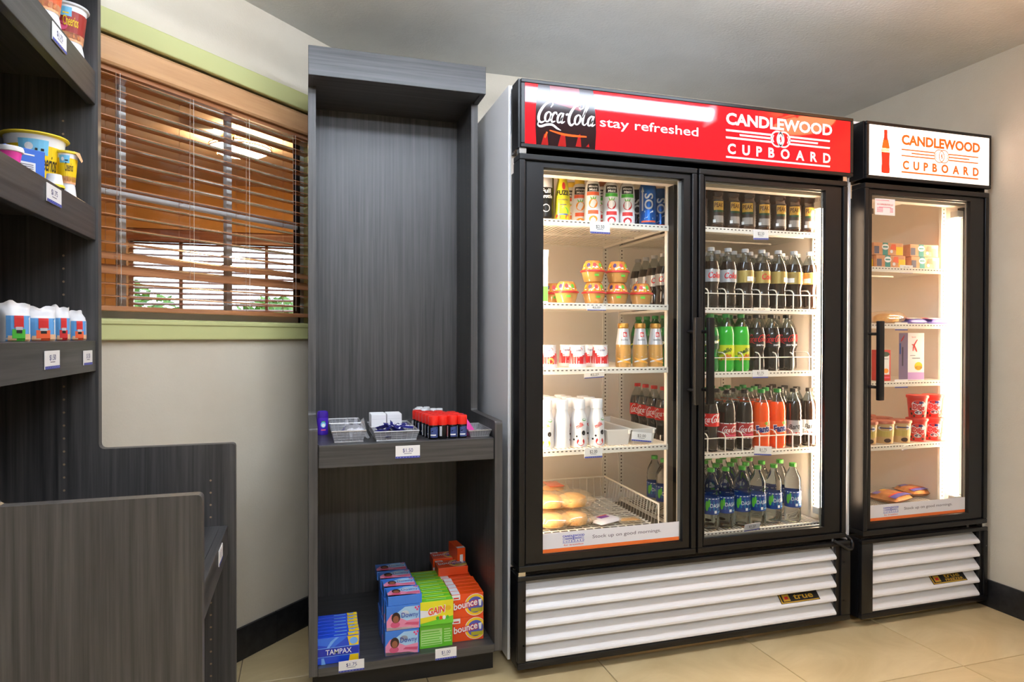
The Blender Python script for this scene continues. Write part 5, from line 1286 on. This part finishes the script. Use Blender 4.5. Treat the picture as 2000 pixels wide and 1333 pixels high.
def can(base, prfn, h=.157, r=.0325, name='can'):
    P = [(.024, .002), (.027, .0), (.0325*r/.0325, .010), (r, .012), (r, h-.014), (.0285, h-.004), (.0275, h)]
    p = MB(); prfn(p, lambda e: cyl(r, 0, .0004+e), r, h)
    return [('can', MB().lathe(P, base, 26).mesh('can')), ('lid', MB().lathe([(.0275, h-.001), (.029, h+.001), (.0265, h+.001), (.025, h-.003), (0, h-.003)], steel, 24).mesh('lid')), ('print', p.mesh('print'))]
def pr_nos(mb, g, r, h):
    mb.fn = g(0); V, F, w = text_geo('NOS', .02); k = h*.62/w; W_ = r*.95
    mb.add([mb.fn(W_*.5-y*W_, h*.14+x*k) for x, y in V], F, slvp)
    mb.poly([(-r*.95, h*.80), (-r*.55, h*.80), (-r*.75, h*.93)], slvp); mb.rect(-r*.85, -r*.65, h*.35, h*.82, slvp, 2); mb.rect(-r*.9, r*.9, h*.07, h*.11, orgp, 6)
can_nos = pm('can_bright_blue', (20, 92, 178), .25, metal=.5); NOS = can(can_nos, pr_nos)
place(1265, 2.262, ZA, 'energy_can', 'tall blue energy drink can at the front of the top cooler shelf', 'can', NOS, py=440)
place(1289, 2.325, ZA, 'energy_can', 'tall blue energy drink can behind the front one', 'can', NOS, py=440)
def pr_ft(mb, g, r, h):
    mb.fn = g(0); mb.rect(-r*.8, r*.8, h*.70, h*.90, slvp, 6); mb.text('Full', 0, h*.58, h*.09, white_p, .03, width=r*1.1); mb.text('Throttle', 0, h*.47, h*.08, white_p, .03, width=r*1.5); mb.ring(0, h*.25, r*.4, r*.08, slvp, 18)
place(1064, 2.268, ZA, 'energy_can', 'black energy drink can beside the yellow fruit drink', 'can', can(pm('can_gloss_black', (16, 16, 18), .25, metal=.3), pr_ft, .165), yaw=-.2, py=440)
place(1243, 2.37, ZA, 'energy_can', 'dark blue energy can behind the apple juice', 'can', can(pm('can_dark_blue', (14, 24, 52), .25, metal=.5), pr_nos), py=440)
# second shelf: fruit cups, clear base, red rim, printed dome
ZB_ = ZLF[1]
dome_m = see_through('dome_clear', (250, 244, 236), 1.5, .04, .04, diff=(236, 150, 70), damt=.6); tanf = pm('filling_tan', (214, 160, 84), .5); rimr = pm('rim_red', (196, 44, 44), .35)
def pr_cup():
    p = MB(); g = lambda e: (lambda u, v: ((.0405-.013*max(0, (v-.044)/.034)+.0008+e)*math.sin(u/.04), -(.0405-.013*max(0, (v-.044)/.034)+.0008+e)*math.cos(u/.04), v))
    p.fn = g(0)
    for i in range(14): p.rect(-.105+i*.015, -.09+i*.015, .046, .074, (orgp, byel, fr_org, byel)[i % 4])
    p.fn = g(.0003)
    for i in range(7): p.disc(-.085+i*.027, .062, .008, .008, (redp, byel, p_navy, redp, leaf_p, redp, p_navy)[i], 8)
    for i in range(7): p.rect(-.08+i*.025, -.07+i*.025, .050, .053, white_p)
    p.fn = lambda u, v: (.0418*math.sin(u/.04), -.0418*math.cos(u/.04), v); p.rect(-.006, .010, .020, .028, leaf_p, 3)
    return p.mesh('print')
base_clear = see_through('cup_base_clear', (255, 232, 196), 1.5, .04, .05, diff=(222, 170, 96), damt=.72)
FC = [('base', MB().lathe([(.030, 0), (.034, .003), (.0405, .030), (.0425, .036)], base_clear, 28).mesh('base')), ('filling', MB().lathe([(.027, .002), (.031, .005), (.0365, .026), (0, .028)], tanf, 24).mesh('filling')), ('rim', MB().lathe([(.0425, .036), (.0462, .037), (.0466, .040), (.045, .043), (.0405, .044)], rimr, 30).mesh('rim')),
      ('dome', MB().lathe([(.0405, .044), (.039, .050), (.030, .074), (.027, .078), (0, .0785)], dome_m, 28).mesh('dome')), ('print', pr_cup())]
for (px, Y, lv, lab) in ((1081, 2.36, 0, 'fruit cup with a red rim half behind its neighbour at the left'), (1106, 2.266, 0, 'fruit cup with a red rim at the left of the front row'),
                  (1160, 2.262, 0, 'fruit cup under the left stacked one'), (1205, 2.262, 0, 'fruit cup under the right stacked one'), (1252, 2.262, 0, 'fruit cup beside the post, at the right of the front row'),
                  (1158, 2.262, 1, 'left of the two fruit cups stacked on top'), (1206, 2.262, 1, 'right of the two fruit cups stacked on top')):
    place(px, Y, ZB_+lv*.0787, 'fruit_cup', lab, 'fruit cup', FC, random.uniform(-.5, .1), 'fruit cups on the second shelf', py=560)
x = hitY(1057, 560, 2.30).x
mb = MB().box(-.045, .020, -.03, .03, 0, .165, cupw, .002); mb.fn = front(-.0306); mb.rect(-.03, .019, .006, .06, grnp); mb.rect(-.043, -.0, .062, .068, band_p)
mb.add([(-.045, -.03, .165), (.020, -.03, .165), (.024, 0, .195), (-.045, 0, .195), (.020, .03, .165), (-.045, .03, .165)], [(0, 1, 2, 3), (1, 4, 2), (4, 5, 3, 2), (0, 3, 5)], cupw)
o = ob('milk_carton', mb, None, (x, 2.29, ZB_), (0, 0, -.3)); tag(o, 'white carton with a green panel at the left end of the second cooler shelf', 'carton')
# third shelf: yogurts and coffee bottles
ZC = ZLF[2]
yo_r = pm('yogurt_red', (206, 40, 44), .35)
def pr_yo(fm):
    p = MB(); R0, R1, H_ = .0325, .0265, .080; g = lambda e: (lambda u, v: ((R0+(R1-R0)*v/H_+.0005+e)*math.sin(u/.03), -(R0+(R1-R0)*v/H_+.0005+e)*math.cos(u/.03), v))
    p.fn = g(-.0002)
    for i in range(20):
        u = -.094+i*.0094; c_ = abs(((u+.047) % .094)-.047); p.rect(u, u+.0095, .014, .040+.034*min(1, c_/.047)**2, yo_r)
    p.fn = g(0); p.fn = g(.0003); p.disc(.010, .026, .012, .011, fm, 12); p.poly([(-.06, .004), (-.02, .012), (.02, .006), (.06, .014), (.06, .002), (-.06, .002)], cupw); p.text('Yoplait', -.002, .060, .008, p_navy, .01, width=.030); p.ring(.012, .066, .006, .002, redp, 10, -.5, 1.8); p.rect(-.016, .010, .040, .043, white_p, 4)
    return p.mesh('print')
def yog(fm): return [('cup', MB().lathe([(.030, 0), (.0325, .002), (.0265, .078), (.0262, .080)], cupw, 26).mesh('cup')), ('lid', MB().lathe([(.0262, .0795), (.0285, .080), (.0285, .082), (0, .0825)], cupw, 26).mesh('lid')), ('print', pr_yo(fm))]
YG1, YG2 = yog(fr_red), yog(pm('fruit_peach', (244, 170, 90), .45))
for px, Y, P_, lab in ((1071, 2.262, YG2, 'red yogurt cup standing alone at the left of the third cooler shelf'), (1108, 2.34, YG1, 'red yogurt cup at the back left of the group of four'), (1128, 2.262, YG1, 'red yogurt cup at the front left of the group of four'),
                     (1153, 2.34, YG1, 'red yogurt cup at the back right of the group of four'), (1172, 2.262, YG1, 'red yogurt cup at the front right of the group of four')):
    place(px, Y, ZC, 'yogurt_cup', lab, 'yogurt', P_, random.uniform(-.5, -.1), py=700)
IP = [(.024, .003), (.027, .0), (.0285, .005), (.0285, .060), (.0265, .085), (.0215, .120), (.0185, .146)]
gold_l = liquid('coffee', (200, 152, 84)); ill_w = pm('sleeve_silver', (214, 214, 218), .3, metal=.3)
def pr_il():
    p = MB(); g = lambda e: (lambda u, v: ((r_at(IP, v)+.0006+e)*math.sin(u/.028), -(r_at(IP, v)+.0006+e)*math.cos(u/.028), v))
    def patch(u0, u1, v0, v1, m, e, ni=10, nj=5):
        p.fn = g(e)
        for i in range(ni):
            for j in range(nj): p.rect(u0+(u1-u0)*i/ni, u0+(u1-u0)*(i+1)/ni, v0+(v1-v0)*j/nj, v0+(v1-v0)*(j+1)/nj, m)
    patch(-.085, .085, .083, .143, ill_w, 0, 18, 6); patch(-.006, .012, .112, .130, redp, .0005, 5, 3); p.fn = g(.0009); p.text('illy', .003, .116, .010, white_p, .02, width=.013)
    p.fn = g(.0006); p.text('issimo', .0, .098, .008, blkp, .0, width=.030); p.poly([(-.02, .048), (.02, .048), (0, .036)], slvp); p.ribbon([(-.028, .034, .004), (0, .022, .008), (.028, .014, .005)], pm('swirl_amber', (244, 170, 60), .4)); p.ribbon([(-.028, .018, .004), (0, .026, .006), (.028, .032, .004)], cupw)
    return p.mesh('print')
IL = [('bottle', MB().lathe(IP, gold_l, 24).mesh('bottle')), ('cap', MB().lathe([(.0185, .1455), (.0205, .147), (.0205, .160), (.018, .163), (0, .163)], pm('cap_gold', (190, 140, 60), .3, metal=.5), 22).mesh('cap')), ('print', pr_il())]
for px, lab in ((1217, 'gold-capped iced coffee bottle nearest the yogurt cups'), (1250, 'gold-capped iced coffee bottle between two others'), (1280, 'gold-capped iced coffee bottle beside the post')):
    place(px, 2.262, ZC, 'coffee_bottle', lab, 'bottle', IL, VA(1.2)*.5, py=700)
# fourth shelf: milk bottles and two white trays
ZD = ZLF[3]
MP = [(.026, .003), (.029, .0), (.0305, .006), (.0300, .030), (.0275, .055), (.0295, .080), (.0290, .100), (.0240, .120), (.0215, .130), (.0215, .138)]
def pr_milk(c1):
    p = MB(); g = lambda e: (lambda u, v: ((r_at(MP, v)+.0007+e)*math.sin(u/.028), -(r_at(MP, v)+.0007+e)*math.cos(u/.028), v))
    p.fn = g(0); p.text('milk', .002, .074, .015, c1, .02, width=.030, rot=.5); p.disc(.002, .020, .014, .014, c1, 12); p.disc(.014, .052, .008, .009, blkp, 9); p.disc(-.012, .040, .004, .004, blkp, 7); p.disc(-.022, .028, .004, .004, blkp, 7); p.disc(.016, .100, .009, .005, grnp, 10)
    p.fn = g(.0003); p.disc(.002, .030, .008, .008, cupw, 10); p.disc(.016, .101, .007, .003, cupw, 10)
    return p.mesh('print')
def milk(c1): return [('bottle', MB().lathe(MP, cupw, 24).mesh('bottle')), ('cap', MB().lathe([(.0215, .138), (.0235, .139), (.0235, .170), (.0215, .173), (0, .173)], cupw, 22).mesh('cap')), ('print', pr_milk(c1))]
MK, MKY = milk(redp), milk(pm('ink_yellow', (240, 190, 20), .4))
rows = [(1070, 1098, 1130, 1163)]
for i, px in enumerate((1066, 1097, 1131, 1164)):
    xx = hitY(px, 860, 2.262).x
    for k in range(4):
        if i == 3 and k > 2: continue
        put('milk_bottle', 'small white milk bottle with a yellow print at the left of its shelf' if i == 0 else 'small white milk bottle with a red print on the fourth cooler shelf', 'bottle', MKY if i == 0 else MK, (xx+random.uniform(-.002, .002), 2.262+k*.064, ZD), VA(xx)*.6+(1.9 if i == 1 and k == 0 else random.uniform(-.2, .2)), 'yellow print milk bottles' if i == 0 else 'red print milk bottles')
tray_m = pm('tray_white', (226, 222, 216), .45)
def tray(lab, x0, x1, y0, y1, h):
    t = thing('food_tray', lab, 'tray', ((x0+x1)/2, (y0+y1)/2, ZD)); w, d = (x1-x0)/2, (y1-y0)/2; s = .008; tk = .0025
    mb = MB(); b = [(-w+s, -d+s), (w-s, -d+s), (w-s, d-s), (-w+s, d-s)]; tp = [(-w, -d), (w, -d), (w, d), (-w, d)]; ti = [(x*(1-tk/w), y*(1-tk/d)) for x, y in tp]; bi = [(x*(1-tk/w), y*(1-tk/d)) for x, y in b]
    V = [(*p, 0) for p in b]+[(*p, h) for p in tp]+[(*p, h) for p in ti]+[(*p, tk) for p in bi]
    F = [(3, 2, 1, 0), (12, 13, 14, 15)]
    for k in range(4): j = (k+1) % 4; F += [(k, j, 4+j, 4+k), (4+k, 4+j, 8+j, 8+k), (8+k, 8+j, 12+j, 12+k)]
    mb.add(V, F, tray_m); ob('tub', mb, t); r_ = MB().tube([(*p, h) for p in tp], .003, tray_m, 6, closed=True); ob('rim', r_, t)
    ob('handle_tab', MB().box(w-.012, w-.004, -d-.006, -d-.001, h-.016, h, tray_m, .002), t)
    return t
tx0, tx1, tx2 = hitY(1183, 870, 2.24).x, hitY(1232, 868, 2.24).x, hitY(1298, 862, 2.24).x
tray('narrow white tray holding a clear pack beside the milk bottles', tx0+.004, tx1-.002, 2.235, 2.60, .056)
tray('wide white tray of brown and green packs beside the post', tx1+.004, 1.258, 2.235, 2.62, .056)
rnd = random.Random(3)
def pillow(w, d, h, m, seed, bright=None):
    rr = random.Random(seed); mb = MB(); nu = nv = 8
    for s in (1, -1):
        V = []
        for j in range(nv+1):
            for i in range(nu+1):
                u, v = -1+2*i/nu, -1+2*j/nv; e = (max(0, 1-u**4)*max(0, 1-v**4))**.6
                V.append((u*w/2, v*d/2, h/2+s*h/2*e*(1 if s > 0 else .95)+rr.uniform(-.04, .04)*h*e))
        mb.add(V, [(j*(nu+1)+i, j*(nu+1)+i+1, (j+1)*(nu+1)+i+1, (j+1)*(nu+1)+i) for j in range(nv) for i in range(nu)], m, True)
    return mb
o = ob('snack_pack', pillow(tx1-tx0-.034, .09, .022, cb, 4), None, ((tx0+tx1)/2, 2.30, ZD+.004)); tag(o, 'clear shiny snack pack in the narrow white tray', 'pack')
for k, (m, lab) in enumerate(((pm('pack_brown', (112, 60, 36), .4), 'brown snack pack at the back of the wide white tray'), (pm('pack_green', (120, 150, 70), .4), 'green snack pack in the middle of the wide white tray'), (pm('pack_amber', (190, 140, 60), .4), 'amber snack pack at the front of the wide white tray'))):
    o = ob('snack_pack', pillow(.085, .075, .026, m, 10+k), None, ((tx1+1.258)/2, 2.50-k*.092, ZD+.004), (0, 0, rnd.uniform(-.2, .2))); tag(o, lab, 'pack')
# basket at the foot: wrapped bread and a snack bag
bread_m = noisy('bread', (214, 158, 84), (236, 196, 124), (40, 40, 40), .5)
film = see_through('bread_film', (255, 250, 240), 1.5, .06, .05, diff=(255, 240, 214), damt=.12)
def bun(lab, px, Y, z, s=1.0, strip=None, rz=0):
    x = hitY(px, 1000, Y).x; t = thing('wrapped_bread', lab, 'bread', (x, Y, z), rz)
    ob('bread', MB().lathe([(.030*s, .003), (.046*s, .008), (.052*s, .022), (.048*s, .038), (.030*s, .048), (0, .050)], bread_m, 24), t)
    ob('wrapper', pillow(.145*s, .125*s, .060, film, int(px)), t)
    if strip: ob('strip', MB().box(-.03, .03, -.05, .05, .0535, .0545, strip), t)
bun('round wrapped bread at the lower left of the wire basket', 1078, 2.31, .439, .95)
bun('round wrapped bread at the lower right of the pile in the wire basket', 1122, 2.315, .439, .95)
bun('round wrapped bread lying on top of the two front ones', 1118, 2.345, .500, 1.05, rz=.2)
bun('round wrapped bread on top at the left of the pile', 1073, 2.35, .500, .95)
bun('wrapped bread with an orange and red strip at the back of the pile', 1080, 2.50, .439, 1.0); bun('wrapped bread topped by an orange strip above the back bread', 1080, 2.50, .500, .9, orgp)
o = pillow(.13, .09, .022, pm('bag_silver_white', (226, 222, 228), .35), 33); o.fn = lambda u, v: (u, v, .0225); o.rect(-.03, .02, -.012, .012, pm('ink_purple', (120, 50, 150), .4)); o.rect(-.028, .03, .012, .018, orgp)
x = hitY(1180, 1015, 2.31).x; o = ob('snack_bag', o, None, (x, 2.31, .439), (0, 0, .4)); tag(o, 'white snack bag with purple print lying in the wire basket', 'snack bag')
x = hitY(1228, 1020, 2.29).x; o = ob('snack_bag', pillow(.10, .07, .018, film, 34).add([(-.04, -.02, .012), (.04, -.02, .012), (.03, .02, .012), (-.03, .02, .012)], [(0, 1, 2, 3)], tanf), None, (x, 2.285, .439), (0, 0, -.1)); tag(o, 'clear snack bag beside the white snack bag in the wire basket', 'snack bag')

# ---------------------------------------------------------------- freezer goods
def fzx(px, Y, py=700): return hitY(px, py, Y).x
zf1, zf2, zf3, zf4 = ZFZ
meal_o = noisy('meal_box_orange', (206, 140, 96), (226, 168, 124), (20, 20, 20), .45); teal_p = pm('ink_teal', (52, 140, 134), .4)
mw, mh, md = .155, .052, .12
def f_meal(mb, g):
    mb.rect(-mw*.20, -mw*.02, 0, mh, teal_p); mb.rect(mw*.26, mw*.49, mh*.04, mh*.7, byel); mb.fn = g(.0003); mb.disc(-mw*.11, mh*.66, mw*.12, mh*.24, white_p, 16); mb.fn = g(.0006); mb.rect(-mw*.19, -mw*.03, mh*.60, mh*.72, teal_p); mb.disc(mw*.1, mh*.3, mw*.05, mh*.14, cupw, 8)
    mb.rect(-mw*.48, -mw*.32, mh*.1, mh*.7, grey_p); mb.poly([(mw*.05, mh*.5), (mw*.26, mh*.4), (mw*.24, mh*.9), (mw*.1, mh*.9)], orgp)
mlm = print_box(mw, md, mh, meal_o, f_meal).mesh('frozen_meal')
for (px, lv, lab) in ((1741, 0, 'lower left orange frozen meal box on the top freezer shelf'), (1808, 0, 'lower right orange frozen meal box on the top freezer shelf'), (1736, 1, 'upper left orange frozen meal box on the top freezer shelf'), (1806, 1, 'upper right orange frozen meal box on the top freezer shelf')):
    o = ob('frozen_meal', mlm, None, (fzx(px, 2.23), 2.235, zf1+lv*(mh+.001)), (0, 0, -.02)); tag(o, lab, 'box')
o = ob('frozen_meal', mlm, None, (fzx(1712, 2.23)-.075, 2.25, zf1), (0, 0, .03)); tag(o, 'orange frozen meal box half hidden by the freezer door frame', 'box')
t = thing('wrapped_bread', 'clear-wrapped bread on the second freezer shelf', 'bread', (fzx(1733, 2.28), 2.29, zf2)); ob('bread', MB().lathe([(.03, .004), (.05, .010), (.05, .03), (.03, .042), (0, .045)], bread_m, 20), t); ob('wrapper', pillow(.14, .12, .055, film, 71), t)
bl_bag = pm('bag_blue', (96, 92, 176), .35); 
for px, lab, s_ in ((1782, 'blue snack bar wrapper beside the wrapped bread in the freezer', 0), (1825, 'blue snack bar wrapper beside the freezer post', 1)):
    mb = pillow(.105, .07, .024, bl_bag, 80+s_); mb.fn = lambda u, v: (u, v, .0246); mb.rect(-.03, .03, -.02, .02, slvp); mb.rect(-.05, -.035, -.03, .03, redp)
    o = ob('snack_bar', mb, None, (fzx(px, 2.26), 2.262, zf2), (.15, 0, -.05)); tag(o, lab, 'snack bar')
kw, kh, kd = .082, .205, .05
wl_ = pm('carton_white', (238, 234, 234), .4); lav = pm('carton_lavender', (156, 150, 186), .45)
def f_k(mb, g):
    mb.rect(-kw/2, kw/2, .004, kh*.17, pm('ink_lilac', (190, 150, 206), .45)); mb.fn = g(.0003); mb.disc(.012, kh*.30, .020, .018, byel, 14); mb.disc(.014, kh*.27, .018, .008, tanf, 12); mb.text('Special', -.012, kh*.90, .006, redp, 0, width=.02)
    mb.ribbon([(-.016, kh*.62, .004), (-.010, kh*.74, .007), (.006, kh*.86, .004)], redp); mb.ribbon([(-.010, kh*.74, .006), (.000, kh*.64, .007), (.004, kh*.60, .003)], redp); mb.ribbon([(-.022, kh*.76, .003), (-.010, kh*.74, .006)], redp); mb.rect(-.02, .02, kh*.46, kh*.475, grey_p); mb.rect(-.03, -.004, kh*.52, kh*.53, grey_p)
def l_k(mb, g):
    mb.rect(.0, kd, .0, kh, lav); mb.fn = g(.0003); mb.rect(.004, .012, kh*.55, kh*.78, royal); mb.ribbon([(.012, kh*.82, .004), (.022, kh*.88, .006), (.032, kh*.95, .003)], redp); mb.rect(.018, .026, kh*.3, kh*.7, grey_p)
o = ob('breakfast_box', print_box(kw, kd, kh, wl_, f_k, None, None, l_k), None, (fzx(1791, 2.23), 2.235, zf3), (0, 0, -.10)); tag(o, 'tall white breakfast box with a red letter K on the third freezer shelf', 'box')
rw_, rh_ = .062, .132
def f_r(mb, g):
    mb.rect(-rw_*.34, rw_*.38, rh_*.2, rh_*.86, cupw); mb.fn = g(.0003); mb.disc(0, rh_*.86, rw_*.40, rh_*.08, pm('ink_forest', (60, 80, 66), .4), 16); mb.disc(rw_*.1, rh_*.32, rw_*.22, rh_*.08, fr_org, 12); mb.rect(-rw_*.2, rw_*.3, rh_*.7, rh_*.715, grey_p); mb.rect(-rw_*.4, rw_*.4, rh_*.08, rh_*.13, pinkp)
o = ob('breakfast_box', print_box(rw_, .04, rh_, pm('carton_red', (206, 56, 50), .4), f_r), None, (fzx(1728, 2.25), 2.25, zf3), (0, 0, -.05)); tag(o, 'small red frozen breakfast box behind the freezer handle', 'box')
def tub(rb, rt, h, base, lid, prf):
    p = MB(); g = lambda e: (lambda u, v: ((rb+(rt-rb)*v/h+.0005+e)*math.sin(u/rt), -(rb+(rt-rb)*v/h+.0005+e)*math.cos(u/rt), v)); prf(p, g, rt, h)
    return [('tub', MB().lathe([(rb*.97, 0), (rb, .003), (rt, h)], base, 28).mesh('tub')), ('lid', MB().lathe([(rt, h-.010), (rt*1.06, h-.010), (rt*1.08, h-.002), (rt*1.04, h+.002), (0, h+.002)], lid, 28).mesh('lid')), ('print', p.mesh('print'))]
def pr_dibs(p, g, r, h):
    p.fn = g(0); p.disc(0, h*.62, r*.75, h*.17, cupw, 18); p.disc(-r*.05, h*.26, r*.42, h*.09, cupw, 14); p.fn = g(.0003); p.disc(0, h*.70, r*.5, h*.06, p_navy, 14); p.disc(-r*.05, h*.26, r*.36, h*.06, grey_p, 12); p.text('Dibs', -r*.02, h*.38, h*.24, cupw, .10, width=r*1.4, rot=-.08); p.fn = g(.0006); p.text('Dibs', -r*.02, h*.395, h*.21, redp, .05, width=r*1.28, rot=-.08)
    for a, b in ((-.9, .4), (.9, .3), (-.8, .2), (.8, .12), (.5, .12), (-.5, .1)): p.disc(r*a, h*b, r*.13, h*.06, pm('choc', (70, 38, 26), .4), 8)
DB = tub(.033, .0412, .098, pm('dibs_red', (216, 48, 36), .4), pm('dibs_lid', (210, 60, 48), .4), pr_dibs)
def pr_hd(p, g, r, h):
    p.fn = g(0); n = 14
    for k in range(n): u = -2*r+4*r*k/n; p.rect(u, u+4*r/n, h*.30, h*.60, pm('hd_gold', (206, 182, 96), .45))
    p.fn = g(.0003); p.disc(.1*r, h*.70, r*.78, h*.13, cupw, 18); p.disc(r*.3, h*.14, r*.4, h*.10, pm('choc', (70, 38, 26), .4), 10); p.fn = g(.0006); p.rect(-r*.5, r*.7, h*.68, h*.73, p_navy, 6)
HD = tub(.036, .0412, .094, pm('hd_cream', (214, 176, 120), .45), pm('hd_lid', (196, 110, 84), .45), pr_hd)
g1 = 'red ice cream tubs'; g2_ = 'cream ice cream tubs'
DZ, DYY = .0985+.002, 2.262
for X_, lv, lab in ((2.556, 0, 'red ice cream tub at the bottom left of the red stack'), (2.646, 0, 'red ice cream tub at the bottom right of the red stack'), (2.558, 1, 'red ice cream tub on top at the left of the red stack'), (2.648, 1, 'red ice cream tub on top at the right of the red stack')):
    put('ice_cream_tub', lab, 'ice cream', DB, (X_, 2.262, zf4+lv*.1003), VA(2.6)*.8, g1)
for X_, Y, lab in ((2.464, 2.262, 'cream ice cream tub beside the red tubs'), (2.372, 2.262, 'cream ice cream tub second from the red tubs'), (2.280, 2.262, 'cream ice cream tub beside the freezer door edge'),
                   (2.46, 2.355, 'cream ice cream tub in the second row beside the red tubs'), (2.368, 2.355, 'cream ice cream tub in the second row next to the door edge'), (2.46, 2.448, 'cream ice cream tub at the back beside the red tubs'), (2.368, 2.448, 'cream ice cream tub at the back near the door edge')):
    put('ice_cream_tub', lab, 'ice cream', HD, (X_, Y, zf4), VA(2.5)*.8, g2_)
sand_m = noisy('sandwich_bag', (176, 112, 62), (206, 146, 90), (30, 30, 30), .4)
for px, Y, rz, lab in ((1738, 2.34, .3, 'orange and blue frozen bag at the left of the freezer floor'), (1792, 2.40, -.1, 'orange and blue frozen bag leaning on the other one')):
    mb = pillow(.165, .135, .042, sand_m, int(px)); mb.fn = lambda u, v: (u, v, .0440-1.2*(u*u+v*v)); mb.rect(-.075, .075, -.06, -.035, bl_bag, 6); mb.rect(-.07, -.03, .02, .045, bl_bag, 2); mb.rect(0, .05, .03, .05, byel, 3); mb.rect(-.075, .075, -.035, -.028, redp, 6)
    o = ob('frozen_bag', mb, None, (fzx(px, Y, 960), Y, .412), (0, 0, rz)); tag(o, lab, 'frozen food')

# ---------------------------------------------------------------- price cards inside the coolers
YC = 2.2095
def card_in(px, py, txt, lab, w=.058, h=.034, rot=(0, 0, 0), Y=YC):
    p = hitY(px, py, Y); price_card(txt, lab, (p.x, Y, p.z), rot=rot, w=w, h=h, col=blkp)
card_in(1172, 445, '$2.50', 'two dollar fifty price card under the juice bottles', w=.078, h=.040)
card_in(1165, 601, '$2.00', 'folded price card under the fruit cups', w=.074, h=.018)
card_in(1161, 732, '$2.25', 'bent price card under the yogurt cups', w=.078, h=.022, rot=(.35, -.05, 0))
card_in(1159, 884, '$2.00', 'two dollar price card under the milk bottles', w=.070, h=.036)
card_in(1253, 853, '$2.00', 'crooked price card leaning on the wide white tray', w=.082, h=.034, rot=(-.1, .12, 0), Y=2.222)
card_in(1486, 458, '$2.50', 'two dollar fifty price card under the iced tea', w=.070, h=.038, rot=(0, -.03, 0))
card_in(1487, 604, '$1.75', 'nearly flat price card under the silver and gold label bottles', w=.076, h=.016, rot=(.6, 0, 0))
card_in(1485, 730, '$1.75', 'price card under the black-label bottles', w=.072, h=.032, rot=(0, 0, 0))
card_in(1490, 880, '$1.75', 'tilted price card under the orange soda', w=.080, h=.036, rot=(0, .08, 0))
card_in(1469, 1029, '$1.50', 'crooked price card under the water bottles', w=.072, h=.030, rot=(.25, -.05, 0))
YC = 2.2025
card_in(1770, 525, '$3.50', 'price card under the frozen meal boxes', w=.070, h=.034)
card_in(1760, 637, '$3.50', 'price card under the wrapped bread in the freezer', w=.068, h=.034)
card_in(1760, 749, '$4.00', 'four dollar price card under the tall white breakfast box', w=.070, h=.036)
card_in(1774, 872, '$4.00', 'curled price card under the ice cream tubs', w=.066, h=.024, rot=(.5, -.15, 0))
